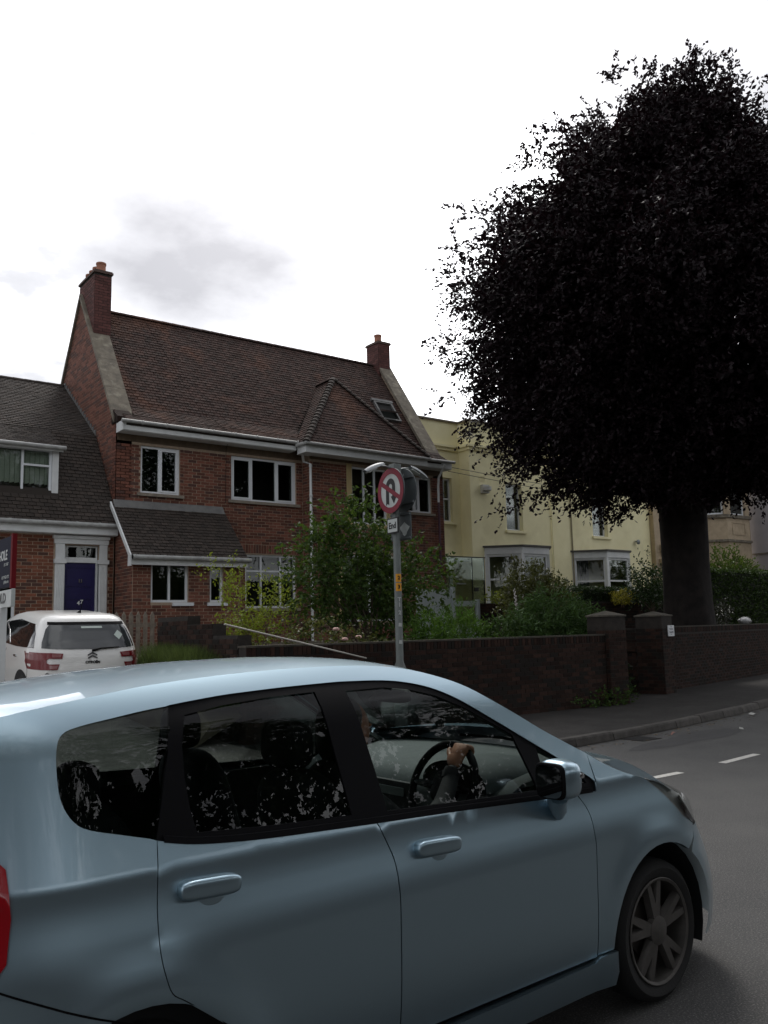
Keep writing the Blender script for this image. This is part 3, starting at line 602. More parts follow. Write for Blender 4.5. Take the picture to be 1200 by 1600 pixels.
f = MB(TY); f.tube([(22.84, -.05, 7.4), (22.84, -.05, 2.0)], .022, 8); f.build('downpipe', m_yellow, yh, smooth=True)
f = MB(TY); f.tube([(23.86, -.04, 7.4), (23.86, -.04, 2.0)], .025, 8); f.build('downpipe', M('grey_pipe', (.25, .22, .14), .7), yh, smooth=True)
f = MB(); f.lathe([(.03, 0), (.09, .03), (.09, .08), (.04, .1)], 12, (27.5, 20.3, 4.75), 'y'); f.tube([(27.5, 20.5, 4.8), (27.5, 20.32, 4.75)], .02); f.build('wall_lamp', m_steel, yh, smooth=True)
def bay_window(x0, gap, cur=False):
    # canted bay: plan corners from the wall outwards
    d = .85; w_ = 1.25; C = [(x0, YY), (x0+d, YY-d), (x0+d+w_, YY-d), (x0+2*d+w_, YY)]; zt = 4.10; z0 = 1.3
    f = MB(); ct = ((C[0][0]+C[3][0])/2, YY)
    def exp(k): return [(ct[0]+(x-ct[0])*(1+k), YY+.001 if abs(y-YY) < .01 else y-k*1.2) for x, y in C]
    f.prism([(x, y, 4.02) for x, y in exp(.02)], (0, 0, .22)); b = f.build('bay', m_white, yh)
    f = MB(); f.prism([(x, y, 4.243) for x, y in exp(.07)], (0, 0, .06)); f.build('bay_roof', M('bay_lead', (.09, .085, .08), .7), b)
    f = MB(); f.prism([(x, y, z0) for x, y in C], (0, 0, 1.05)); f.build('bay_base', m_yellow, b)
    for i in range(3):
        (xa, ya), (xb, yb) = C[i], C[i+1]; L = math.hypot(xb-xa, yb-ya); a = math.atan2(yb-ya, xb-xa); Tb = TR(xa, ya, 0, a)
        w = window(yh, Tb, .06, L-.06, 2.36, 4.015, trans=((0, 3.2),), fw=.075, mat=m_white, gl=m_glass, rec=.02, room=None, name='sash_window')
        f = MB(Tb); f.box(-.05, .058, -.02, .12, 2.352, 4.018); f.box(L-.058, L+.05, -.02, .12, 2.352, 4.018) if i == 2 else None; f.build('mullion', m_white, w)
        if cur and i < 2:
            f = MB(Tb); n = 12; q = [(.12+i_*.04, .25+.03*(i_ % 2)) for i_ in range(n)]
            f.add([(x, y, z) for x, y in q for z in (2.4, 3.95)], [(2*k, 2*k+2, 2*k+3, 2*k+1) for k in range(n-1)]); f.build('curtain', m_curtain, w, smooth=True)
    f = MB(); f.box(x0+.3, x0+2.6, YY+.02, YY+1.6, 1.4, 4.2); 
    f2 = MB(); f2.add([(x0+.1, YY+1.2, 1.4), (x0+2.9, YY+1.2, 1.4), (x0+2.9, YY+1.2, 4.2), (x0+.1, YY+1.2, 4.2)], [(0, 1, 2, 3)]); f2.build('room', m_room, b)
bay_window(19.60, 0); bay_window(23.86, 0, True)
# ------------------------------------------------------------------ sandstone house and grey gable beyond the trunk
sh = empty('sandstone_house', (32, 20.9, 1.6), 'buff sandstone house with bay window half hidden behind the dark trunk', 'house')
TS = TR(0, 20.9); hs = [(29.75, 30.5, 4.9, 6.6)]
f = MB(TS); wallcells(f, 29.31, 36.4, 1.4, 9.4, hs, .4); f.build('front_wall', m_sand, sh); window(sh, TS, *hs[0], mat=m_upvc, gl=m_glass, rec=.1, room=m_room)
f = MB(); f.box(29.6, 30.7, 20.5, 20.9, 4.5, 4.78); f.box(29.5, 30.8, 20.4, 20.9, 4.0, 4.2); f.build('corbel', m_sand, sh)
bc = [(32.6, 20.9), (33.35, 20.15), (35.05, 20.15), (35.8, 20.9)]
for z0, z1, k, m in ((1.4, 5.0, 0, m_sand), (5.0, 5.1, .06, m_stone), (5.1, 6.02, 0, m_sand), (6.02, 6.16, .08, m_stone), (7.62, 9.2, 0, m_sand)):
    f = MB(); f.prism([(x+(k if x > 34 else -k), y-(k if y < 20.5 else -.001), z0+.001) for x, y in bc], (0, 0, z1-z0-.002)); f.build('bay', m, sh)
f = MB(TR(0, 20.15)); f.ring(33.7, 34.7, 5.3, 5.85, .05, -.02, .0); f.build('carved_panel', m_sand, sh)
for i in range(3):
    (xa, ya), (xb, yb) = bc[i], bc[i+1]; L = math.hypot(xb-xa, yb-ya); a = math.atan2(yb-ya, xb-xa); Tb = TR(xa, ya, 0, a)
    q = .12 if i != 1 else .28
    w = window(sh, Tb, q, L-q, 6.17, 7.6, trans=((0, 6.95),) if 0 else (), fw=.07, mat=m_upvc, gl=m_glass, rec=.08, name='sash_window')
    f = MB(Tb); f.box(-.02, q-.002, -.02, .2, 6.165, 7.615); f.build('stone_mullion', m_sand, w); f = MB(Tb); f.box(L-q+.002, L+.02, -.015, .2, 6.165, 7.615); f.build('stone_mullion', m_sand, w)
    if i == 1:
        f = MB(Tb); n = 14; qq = [(.4+k*.065, .3+.03*(k % 2)) for k in range(n)]; f.add([(x, y, z) for x, y in qq for z in (6.25, 7.55)], [(2*k, 2*k+2, 2*k+3, 2*k+1) for k in range(n-1)]); f.build('net_curtain', m_curtain, w, smooth=True)
f = MB(); f.add([(32.8, 21.3, 6.1), (35.6, 21.3, 6.1), (35.6, 21.3, 7.7), (32.8, 21.3, 7.7)], [(0, 1, 2, 3)]); f.build('room', m_room, sh)
gh = MB(); gh.prism([(36.6, 12.5, 1.2), (36.6, 12.5, 7.5), (36.6, 16.8, 10.2), (36.6, 21.1, 7.5), (36.6, 21.1, 1.2)], (9, 0, 0)); gho = gh.build('rendered_house', m_grey, label='blank lilac grey rendered gable wall at the right picture edge', cat='house')
f = MB(); f.box(36.55, 36.597, 12.5, 21.0, 4.62, 4.66); f.build('string_course', m_stone, gho)
# overhead wires
for k, (z0, z1) in enumerate(((6.50, 6.42), (6.36, 6.22))):
    f = MB(); pts = [(17.05+(30-17.05)*i/14, 19.3+.8*i/14, z0+(z1-z0)*i/14-.12*math.sin(math.pi*i/14)) for i in range(15)]; f.tube(pts, .009, 5)
    f.build('telephone_wire', m_black, label=('upper' if k == 0 else 'lower')+' thin black wire strung across the yellow villa front', cat='wire', group='overhead wires')
# ------------------------------------------------------------------ garden walls
def brick_wall(name, label, a, b, z0, z1, t=.22, soldier=True, cap=300, left=False, group='brick garden walls', zend=None):
    a, b = Vector((*a, 0)), Vector((*b, 0)); L = (b-a).length; an = math.atan2(b.y-a.y, b.x-a.x); Tq = TR(a.x, a.y, 0, an)
    o = empty(name, (a.x, a.y, z0), label, 'wall', group); P = Pieces('brick', 'brickwork', m_brickdk, cap)
    f = MB(Tq); f.box(0, L, 0, t, z0, z1); core = f.build('wall_core', m_mortardk, o)
    zt = z1-.13 if soldier else z1
    brickwork(P, core, Tq, .0, L, z0+.01, zt, d=.007)
    if soldier:
        x = .004
        while x < L-.06: P.add(core, Tq @ Matrix.Translation((x, 0, zt+.004)), .066, .122, .008+random.uniform(0, .004)); x += .076
        f = MB(Tq); f.box(-.01, L+.01, -.012, t+.01, z1+.0, z1+.028); f.build('wall_top', M('wall_top_mortar', (.075, .064, .05), .95, (.045, .042, .035), 8, .5, 60), o)
    if left: brickwork(P, core, Tq @ TR(0, t, 0, -math.pi/2), 0, t, z0+.01, zt, d=.007)
    P.finish(); return o
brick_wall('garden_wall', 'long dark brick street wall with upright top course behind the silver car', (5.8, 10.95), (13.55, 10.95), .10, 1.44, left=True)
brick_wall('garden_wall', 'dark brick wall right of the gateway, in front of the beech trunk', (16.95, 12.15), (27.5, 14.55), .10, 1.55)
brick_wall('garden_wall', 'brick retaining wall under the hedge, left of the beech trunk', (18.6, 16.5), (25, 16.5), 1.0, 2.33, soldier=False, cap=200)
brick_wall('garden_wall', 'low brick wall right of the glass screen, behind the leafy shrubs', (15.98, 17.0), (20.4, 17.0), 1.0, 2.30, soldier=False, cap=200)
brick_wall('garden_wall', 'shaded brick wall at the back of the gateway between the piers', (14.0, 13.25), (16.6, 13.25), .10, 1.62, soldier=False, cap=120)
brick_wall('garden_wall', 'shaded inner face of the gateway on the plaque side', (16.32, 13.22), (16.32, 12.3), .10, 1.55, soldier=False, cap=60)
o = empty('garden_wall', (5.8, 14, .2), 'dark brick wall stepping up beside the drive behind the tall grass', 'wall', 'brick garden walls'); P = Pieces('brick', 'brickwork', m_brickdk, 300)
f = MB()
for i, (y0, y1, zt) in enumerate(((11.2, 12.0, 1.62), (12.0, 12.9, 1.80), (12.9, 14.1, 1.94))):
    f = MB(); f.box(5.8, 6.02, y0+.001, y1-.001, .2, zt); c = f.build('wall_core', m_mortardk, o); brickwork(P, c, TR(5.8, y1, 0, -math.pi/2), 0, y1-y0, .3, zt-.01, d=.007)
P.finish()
def pier(label, x, y, rz, w, z1, group='gate piers'):
    o = empty('gate_pier', (x, y, .1), label, 'pier', group); Tq = TR(x, y, 0, rz); P = Pieces('brick', 'brickwork', m_brickdk, 120)
    f = MB(Tq); f.box(-w/2, w/2, -w/2, w/2, .1, z1); c = f.build('pier_core', m_mortardk, o)
    for k in range(4): brickwork(P, c, Tq @ TR(rz=k*math.pi/2) @ Matrix.Translation((-w/2, -w/2, 0)), 0, w, .12, z1-.2, d=.007)
    P.finish(); q = w/2+.02; e = MB(Tq); e.box(-q+.03, q-.03, -q+.03, q-.03, z1-.19, z1-.005)
    e.build('pier_head', m_mortardk2, o)
    f = MB(Tq); f.add([(-q, -q, z1), (q, -q, z1), (q, q, z1), (-q, q, z1), (-q, -q, z1+.03), (q, -q, z1+.03), (q, q, z1+.03), (-q, q, z1+.03), (0, 0, z1+.12)], [(3, 2, 1, 0), (0, 1, 5, 4), (1, 2, 6, 5), (2, 3, 7, 6), (3, 0, 4, 7), (4, 5, 8), (5, 6, 8), (6, 7, 8), (7, 4, 8)]); f.build('pyramid_cap', m_cap, o)
    return o, Tq
m_mortardk2 = M('weathered_head', (.055, .046, .038), .95, (.038, .032, .027), 7, .5, 60); m_cap = M('weathered_cap', (.11, .097, .077), .95, (.065, .06, .05), 8, .6, 50)
pier('gate pier at the end of the long street wall, ivy at its foot', 13.83, 11.12, 0, .52, 1.80)
o2, T2 = pier('gate pier carrying the small white plaque, beside the beech trunk', 16.55, 11.98, math.radians(14), .60, 1.80)
f = MB(T2); f.box(-.03, .325, -.335, -.318, 1.36, 1.60); pq = f.build('name_plaque', M('plaque_white', (.62, .64, .66), .4), o2)
for (tx, sz, zz) in (('♦', .04, 1.565), ('Homoeopathy', .036, 1.52), ('Grove 88', .06, 1.45), ('Practice', .024, 1.405)): text(tx, sz, T2 @ TR(.148, -.337, zz) @ RX, M('plaque_ink', (.06, .07, .1), .6), pq)
# ------------------------------------------------------------------ picket fence, gate with glass screen, rail
pf = empty('picket_fence', (6.4, 16.6, 1.0), 'weathered grey wooden picket fence behind the white car', 'fence'); m_wood = M('grey_wood', (.24, .205, .165), .9, (.16, .135, .11), 12, .4, 60)
for i in range(8):
    x = 5.66+i*.145; f = MB(); f.prism([(x, 16.6, 1.0), (x+.085, 16.6, 1.0), (x+.085, 16.6, 2.05), (x+.0425, 16.6, 2.13), (x, 16.6, 2.05)], (0, .022, 0)); f.build('picket', m_wood, pf)
boxes('rail', m_wood, pf, [(5.6, 6.8, 16.624, 16.66, 1.3, 1.38), (5.6, 6.8, 16.624, 16.66, 1.82, 1.90)])
gs = empty('glass_screen', (15.5, 17, 1.4), 'frameless glass screen with grey metal gate before the yellow villa', 'screen'); m_panel = M('grey_panel', (.36, .40, .41), .45, (.31, .35, .36), 2)
boxes('gate_panel', m_panel, gs, [(13.9, 14.98, 16.98, 17.02, 1.42, 2.66)]); boxes('gate_post', m_panel, gs, [(13.82, 13.89, 16.96, 17.04, 1.3, 2.7), (14.99, 15.08, 16.95, 17.05, 1.3, 2.72), (15.86, 15.94, 16.95, 17.05, 1.3, 2.4)])
boxes('lower_panel', m_panel, gs, [(15.1, 15.85, 16.98, 17.02, 1.3, 1.75), (15.1, 15.85, 16.99, 17.01, 2.22, 2.36)])
m_pane2 = glass('greenish_glass', (.80, .88, .80), .8, .0, .02)
boxes('glass_pane', m_pane2, gs, [(14.92, 15.80, 17.06, 17.075, 1.8, 3.52), (15.82, 16.24, 17.06, 17.075, 2.3, 3.52)])
boxes('edge_strip', m_black, gs, [(14.0, 16.3, 17.05, 17.085, 3.522, 3.545), (15.803, 15.817, 17.05, 17.085, 1.8, 3.52), (16.243, 16.257, 17.05, 17.085, 2.3, 3.52)])
boxes('door_pull', m_steel, gs, [(15.2, 15.5, 16.98, 17.03, 2.80, 2.83)])
boxes('letter_box', m_black, gs, [(15.85, 15.99, 17.02, 17.055, 2.62, 2.72)])
f = MB(); f.tube([(5.42, 10.86, 1.775), (7.80, 10.86, 1.225)], .012, 8); f.build('metal_rail', M('pale_rail', (.42, .40, .36), .5), label='thin pale rail slanting down over the street wall', cat='rail')
# ------------------------------------------------------------------ vegetation
def leafmesh(name, C, A, L, Wd, mat, parent=None, flat=.5, up=.5, **kw):
    """one mesh of N folded leaf blades: C centres, A leaf axes"""
    N = len(C); A = A/np.maximum(1e-6, np.linalg.norm(A, axis=1, keepdims=True)); r_ = rng.normal(size=(N, 3)); r_[:, 2] += up*2
    B = np.cross(A, r_); B /= np.maximum(1e-6, np.linalg.norm(B, axis=1, keepdims=True)); n_ = np.cross(A, B)
    l = (L*rng.uniform(.65, 1.25, N))[:, None]; w_ = (Wd*rng.uniform(.7, 1.2, N))[:, None]
    V = np.stack([C-A*l*.5, C-B*w_*.5+n_*w_*.18, C+A*l*.5-n_*l*.08, C+B*w_*.5+n_*w_*.18], 1).reshape(-1, 3)
    if parent: V = V-np.array(worldloc(parent))
    me = D.meshes.new(name); me.vertices.add(N*4); me.vertices.foreach_set('co', V.astype(np.float32).ravel())
    me.loops.add(N*6); idx = np.arange(N)[:, None]*4+np.array([0, 1, 2, 0, 2, 3])[None]; me.loops.foreach_set('vertex_index', idx.ravel().astype(np.int32))
    me.polygons.add(N*2); me.polygons.foreach_set('loop_start', np.arange(0, N*6, 3, dtype=np.int32)); me.update(calc_edges=True); me.materials.append(mat)
    return link(D.objects.new(name, me), parent, **kw)
def twigs(P, Dr, k, n, ln, spread, droop):
    """k twigs from each point P along Dr, n leaves on each; returns centres and axes"""
    N = len(P); d = np.repeat(Dr, k, 0)+rng.normal(size=(N*k, 3))*spread; d[:, 2] -= droop*.5; d /= np.linalg.norm(d, axis=1, keepdims=True)
    st = np.repeat(P, k, 0)+rng.normal(size=(N*k, 3))*.08; l = ln*rng.uniform(.5, 1.2, N*k)
    t = (np.arange(n)+.5)/n; q = st[:, None, :]+d[:, None, :]*(t[None, :, None]*l[:, None, None]); q[:, :, 2] -= droop*(t[None, :]*l[:, None])**2*.8
    ax = np.repeat(d[:, None, :], n, 1)+rng.normal(size=(N*k, n, 3))*.75; ax[:, :, 2] -= droop*.6
    q = q+rng.normal(size=q.shape)*.025
    return q.reshape(-1, 3), ax.reshape(-1, 3)
m_beech = leafmat('copper_beech_leaf', (.009, .0045, .0065), .5, .6, .08, (.026, .006, .009)); m_bark = M('beech_bark', (.030, .026, .024), .92, (.018, .016, .016), 4, .8, 25, spec=.15)
# the crown leans out over the road, towards the light
CRN = [(z_, r_) for z_, r_ in ((4.6, 2.2), (5.0, 3.3), (5.6, 4.1), (6.2, 4.75), (7.0, 5.4), (8.0, 6.0), (9.1, 6.1), (10.2, 5.6), (11.2, 4.95), (12.6, 3.9), (13.8, 3.05), (14.6, 2.2), (15.3, 1.3), (15.8, .5))]
TX, TY_ = 20.66, 13.80; CX, CY = TX-2.5*math.sin(YAW)*1.17+.0, TY_-2.5*math.cos(YAW)*.83
def crad(z): return np.maximum(.15, np.interp(z, [a for a, b in CRN], [b for a, b in CRN])-.62)
def build_beech():
    o = empty('copper_beech_tree', (TX, TY_, 1.1), 'huge dark purple copper beech filling the upper right', 'tree')
    f = MB(); zs = [.9, 1.2, 1.6, 2.2, 3.2, 4.4, 5.4, 6.4]; rr = [.80, .72, .67, .635, .61, .63, .60, .45]; n = 28; vs = []
    for z, r in zip(zs, rr):
        for j in range(n):
            a = 2*math.pi*j/n; q = r*(1+.05*math.sin(3*a+z)+.04*math.sin(7*a+1.3*z)+(.06 if z < 1.5 else 0)*max(0, math.cos(5*a))); vs.append((TX+q*math.cos(a), TY_+q*math.sin(a), z))
    f.add(vs, [(i*n+j, i*n+(j+1) % n, (i+1)*n+(j+1) % n, (i+1)*n+j) for i in range(len(zs)-1) for j in range(n)]); f.build('trunk', m_bark, o, smooth=60)
    rnd = random.Random(3)
    for i in range(30):
        a = i*2.4; zt = rnd.uniform(5.2, 13.8); r = float(crad(zt))*rnd.uniform(.6, .88); z0 = min(zt-.6, rnd.uniform(4.4, 6.2)); e = Vector((CX+r*math.cos(a), CY+r*math.sin(a)*.85, zt))
        b = Vector((TX+.3*math.cos(a), TY_+.3*math.sin(a), z0)); mid = b.lerp(e, .5)+Vector((rnd.uniform(-.5, .5), rnd.uniform(-.5, .5), .5 if zt < 9 else rnd.uniform(0, 1)))
        pts = [b*(1-t)**2+mid*2*t*(1-t)+e*t*t for t in [k/7 for k in range(8)]]; f = MB(); f.tube(pts, [.22*(1-t)**.8+.018 for t in [k/7 for k in range(8)]], 7); f.build('limb', m_bark, o, smooth=True)
    # boughs give the outline its lobes and sprays; clumps gather round their ends
    vd = np.array([math.sin(YAW), math.cos(YAW)]); vl = np.array([vd[1], -vd[0]])
    def put(r, th, z):                                   # crown a little shallower towards the villa
        a_, b_ = r*np.cos(th), r*np.sin(th)*.80; return np.stack([CX+a_*vl[0]+b_*vd[0], CY+a_*vl[1]+b_*vd[1], z], 1)
    NB = 420; z = rng.uniform(4.8, 15.6, NB*3); z = z[rng.uniform(0, 1, NB*3) < (crad(z)/5.7)**.9][:NB]; NB = len(z); th = rng.uniform(0, 2*math.pi, NB)
    lump = 1+.045*np.sin(3*th+z*.9)+.05*np.sin(5*th-z*1.7+1); r = crad(z)*lump*rng.uniform(.86, 1.03, NB)+rng.exponential(.10, NB)
    B = put(r, th, z); k = rng.poisson(8, NB)+3; idx = np.repeat(np.arange(NB), k); sgm = rng.uniform(.35, .62, NB)[idx][:, None]
    out_ = np.stack([B[:, 0]-CX, B[:, 1]-CY, (B[:, 2]-8.5)*.5], 1); out_ /= np.linalg.norm(out_, axis=1, keepdims=True)
    P = B[idx]+rng.normal(size=(len(idx), 3))*sgm-out_[idx]*rng.uniform(0, .9, len(idx))[:, None]
    C, A = twigs(P, out_[idx]+np.array([0, 0, .15]), 5, 11, .72, .65, .45)
    n = 9000; z = rng.uniform(4.7, 15.2, n); th = rng.uniform(0, 2*math.pi, n); q = put(np.maximum(0, crad(z)*.93)*np.sqrt(rng.uniform(.1, 1, n)), th, z); C2, A2 = twigs(q, rng.normal(size=(n, 3)), 1, 8, .5, .5, .3); C = np.concatenate([C, C2]); A = np.concatenate([A, A2])
    hd = np.hypot(C[:, 0]-TX, C[:, 1]-TY_); k = (C[:, 1] < 20.2) & (C[:, 2] > 4.25+.25*np.sin(C[:, 0]*2.1)+.10*hd*0) & ~((C[:, 2] < 4.9) & (hd < 1.2)); C, A = C[k], A[k]
    n = 60000; z = rng.uniform(5.0, 14.8, n); th = rng.uniform(0, 2*math.pi, n); r = np.maximum(0, crad(z)*.86)*np.sqrt(rng.uniform(0, 1, n)); leafmesh('inner_crown', put(r, th, z), rng.normal(size=(n, 3)), .22, .15, m_beech, o)
    leafmesh('crown', C, A, .125, .075, m_beech, o, up=.4)
    return o
build_beech()
def shrub(name, label, base, ells, nclump, mat, leaf=(.09, .05), k=3, n=7, ln=.35, droop=.3, stems=8, cat='shrub', up=.6, spread=.7, stemmat=None, group='garden shrubs', rise=.25, sr=.018):
    o = empty(name, base, label, cat, group); rnd = random.Random(hash(label) % 1000 if 0 else len(label)*7); b = Vector(base); sm = stemmat or m_stem
    Vt = sum(e[3]*e[4]*e[5] for e in ells); Ps, Ds = [], []
    for (cx, cy_, cz, rx, ry, rz) in ells:
        m = max(4, int(nclump*rx*ry*rz/Vt)); d = rng.normal(size=(m, 3)); d /= np.linalg.norm(d, axis=1, keepdims=True); rad = np.where(rng.uniform(0, 1, m) < .65, rng.uniform(.72, 1, m), rng.uniform(.25, .8, m))[:, None]*(1+.16*np.sin(5*d[:, :1]+3*d[:, 2:3]))
        Ps.append(np.array([cx, cy_, cz])+d*rad*np.array([rx, ry, rz])); e_ = d.copy(); e_[:, 2] += rise; Ds.append(e_)
    P, Dr = np.concatenate(Ps), np.concatenate(Ds); kk = P[:, 2] > base[2]-.05; P, Dr = P[kk], Dr[kk]
    C, A = twigs(P, Dr, k, n, ln, spread, droop)
    kk = C[:, 2] > base[2]+.02; leafmesh('foliage', C[kk], A[kk], leaf[0], leaf[1], mat, o, up=up)
    f = MB()
    for i in range(stems):
        e = Vector(P[rnd.randrange(len(P))]); m_ = b.lerp(e, .5)+Vector((rnd.uniform(-.12, .12), rnd.uniform(-.1, .1), .12)); s0 = b+Vector((rnd.uniform(-.12, .12), rnd.uniform(-.1, .1), -.05))
        f = MB(); f.tube([s0*(1-t)**2+m_*2*t*(1-t)+e*t*t for t in (0, .2, .4, .6, .8, 1)], [sr*(1-.75*t) for t in (0, .2, .4, .6, .8, 1)], 6); f.build('stem', sm, o, smooth=True)
    return o
m_stem = M('shrub_stem', (.13, .10, .075), .9, (.08, .06, .045), 10, .3, 60)
g_mid = leafmat('mid_green_leaf', (.036, .066, .018), .55, .65, .3, (.09, .15, .02)); g_yel = leafmat('yellow_green_leaf', (.15, .19, .025), .4, .5, .35, (.25, .30, .03)); g_fresh = leafmat('fresh_green_leaf', (.065, .14, .022), .45, .5, .35, (.12, .22, .03))
g_dark = leafmat('dark_green_leaf', (.026, .048, .018), .5, .35, .2, (.05, .09, .02)); g_olive = leafmat('olive_leaf', (.075, .085, .028), .55, .45, .25, (.13, .14, .03)); g_red = leafmat('red_leaf', (.11, .025, .03), .5, .5, .3, (.2, .04, .04)); g_gold = leafmat('golden_leaf', (.26, .24, .03), .4, .5, .35, (.35, .32, .04)); g_bright = leafmat('bright_hedge_leaf', (.055, .095, .02), .5, .45, .3, (.15, .22, .03))
shrub('tall_shrub', 'tall loose green shrub with many stems behind the sign post', (9.75, 13.3, 1.05), [(9.3, 13.4, 3.0, 1.15, .7, .95), (8.55, 13.3, 2.55, .62, .6, .8), (10.7, 13.4, 2.55, .95, .6, .80), (9.35, 13.4, 3.75, .5, .45, .45), (9.9, 13.4, 2.2, 1.2, .5, .7)], 400, g_mid, (.105, .062), 3, 8, .42, .35, 26, sr=.022)
shrub('golden_shrub', 'upright yellow green shrub in front of the ground floor window', (7.05, 12.8, 1.1), [(6.65, 12.8, 2.0, .36, .3, .45), (6.36, 12.8, 2.6, .14, .14, .36), (7.3, 12.8, 2.0, .34, .25, .40), (6.95, 12.8, 1.6, .6, .3, .32)], 95, g_yel, (.06, .032), 3, 9, .34, .0, 12, rise=.9, sr=.012)
rb = shrub('rose_bush', 'low straggly rose bush with pale pink blooms on the street wall', (7.7, 11.6, 1.1), [(7.3, 11.6, 1.55, .5, .25, .22), (8.1, 11.6, 1.5, .45, .25, .22)], 46, g_olive, (.06, .036), 3, 6, .26, .2, 8, sr=.008)
m_rose = M('rose_petal', (.62, .36, .33), .7, (.7, .5, .45), 30)
for (x, y, z) in ((7.62, 11.4, 1.66), (7.75, 11.35, 1.50), (8.02, 11.36, 1.53)):
    f = MB()
    for k_ in range(7):
        a = k_*.9; f.lathe([(.008, -.01), (.03, .0), (.034, .02), (.02, .03)], 7, (x+.02*math.cos(a), y+.02*math.sin(a), z+.006*(k_ % 3)))
    f.build('rose_bloom', m_rose, rb, smooth=True)
shrub('feathery_plant', 'clump of bright green narrow leaved plants below the glass screen', (10.8, 12.3, 1.05), [(10.3, 12.3, 1.45, .55, .3, .38), (11.1, 12.35, 1.5, .6, .3, .40)], 190, g_fresh, (.11, .022), 3, 7, .26, -.1, 6, rise=1.2, cat='plant', sr=.008)
shrub('leafy_shrub', 'spreading mid green shrub spilling over the street wall near the gate pier', (13.4, 12.3, 1.05), [(13.6, 12.4, 1.75, .95, .5, .5), (12.5, 12.3, 1.45, .8, .4, .38), (14.6, 12.3, 1.65, .6, .45, .42), (13.4, 12.0, 1.4, 1.4, .35, .3)], 400, leafmat('grey_green_leaf', (.05, .095, .03), .5, .45, .3, (.09, .16, .03)), (.13, .032), 3, 7, .28, .15, 8, sr=.01, rise=.6)
shrub('rounded_shrub', 'rounded olive brown shrub in front of the left bay window', (16.5, 15.5, 1.3), [(16.45, 15.5, 2.5, .85, .6, .7), (16.1, 15.5, 2.2, .6, .5, .6), (17.1, 15.5, 2.35, .55, .5, .5)], 260, g_olive, (.10, .045), 3, 8, .26, .1, 8)
shrub('slim_shrub', 'slim dark shrub at the right end of the olive shrub', (17.9, 15.8, 1.4), [(17.9, 15.8, 2.4, .4, .35, .55)], 60, g_dark, (.11, .05), 3, 8, .28, .2, 5)
def hedge(label, x0, x1, y0, y1, z0, z1, mat, n, leaf=(.06, .04)):
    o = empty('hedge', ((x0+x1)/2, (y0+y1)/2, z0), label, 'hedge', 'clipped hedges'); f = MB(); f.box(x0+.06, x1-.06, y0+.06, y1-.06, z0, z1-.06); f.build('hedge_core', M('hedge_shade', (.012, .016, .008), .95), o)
    q = rng.uniform(0, 1, n); u = rng.uniform(0, 1, n); v = rng.uniform(0, 1, n); P = np.where((q < .55)[:, None], np.stack([x0+(x1-x0)*u, np.full(n, y0)+.03*v, z0+(z1-z0)*v], 1), np.where((q < .9)[:, None], np.stack([x0+(x1-x0)*u, y0+(y1-y0)*v, np.full(n, z1)], 1), np.stack([np.full(n, x0), y0+(y1-y0)*u, z0+(z1-z0)*v], 1)))+rng.normal(size=(n, 3))*.035
    leafmesh('foliage', P, rng.normal(size=(n, 3))+np.array([0, -.3, .4]), leaf[0], leaf[1], mat, o); return o
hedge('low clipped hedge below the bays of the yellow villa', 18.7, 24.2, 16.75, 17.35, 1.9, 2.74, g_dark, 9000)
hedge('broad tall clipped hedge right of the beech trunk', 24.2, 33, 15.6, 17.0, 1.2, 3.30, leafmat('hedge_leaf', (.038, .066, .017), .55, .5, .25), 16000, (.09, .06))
shrub('round_shrub', 'small rounded golden yellow shrub on the brick retaining wall', (21.15, 16.35, 2.2), [(21.15, 16.35, 2.42, .36, .25, .18)], 60, g_gold, (.05, .025), 3, 7, .1, 0, 3)
shrub('climbing_bush', 'loose dark bush beside the right bay window, left of the trunk', (22.2, 16.1, 2.0), [(21.9, 16.0, 2.95, .55, .4, .6), (22.7, 16.0, 2.7, .55, .4, .6), (21.6, 16, 2.6, .5, .4, .4)], 170, g_dark, (.09, .05), 3, 7, .34, .15, 10)
shrub('tall_bush', 'tall bright green bush above the hedge right of the trunk', (28.9, 17.4, 2.4), [(28.6, 17.3, 3.5, .9, .6, .75), (29.3, 17.3, 3.2, .8, .6, .6), (28.2, 17.3, 3.0, .8, .5, .6)], 230, g_bright, (.10, .05), 3, 8, .35, .05, 8, rise=.8)
shrub('dark_bush', 'small dark glossy bush at the foot of the beech', (22.1, 13.95, 1.1), [(22.1, 13.95, 1.85, .42, .3, .45)], 90, leafmat('holly_leaf', (.05, .052, .045), .5, .22, .1), (.06, .035), 3, 7, .2, .1, 6)
shrub('red_plant', 'red leaved plant growing in the gateway between the piers', (15.3, 12.4, .12), [(15.35, 12.35, .95, .30, .22, .30), (15.0, 12.3, .75, .25, .2, .3)], 46, g_red, (.06, .035), 3, 7, .2, .1, 6)
shrub('fern_clump', 'dark green plants low in the gateway', (15.2, 12.2, .12), [(15.2, 12.15, .35, .5, .25, .25)], 60, g_dark, (.09, .04), 3, 7, .2, .2, 3, cat='plant')
shrub('ivy_patch', 'ivy and weeds at the foot of the gate pier', (13.5, 10.78, .118), [(13.4, 10.80, .22, .5, .08, .14), (12.7, 10.85, .15, .4, .06, .08), (14.0, 10.78, .2, .22, .06, .15)], 60, g_mid, (.06, .045), 2, 5, .12, .2, 2, cat='plant', sr=.005)
shrub('wall_plant', 'tuft of yellow green leaves on the low wall by the glass screen', (16.5, 16.9, 2.28), [(16.5, 16.9, 2.42, .3, .15, .12)], 24, g_yel, (.09, .05), 2, 6, .15, .1, 2, cat='plant', sr=.005)
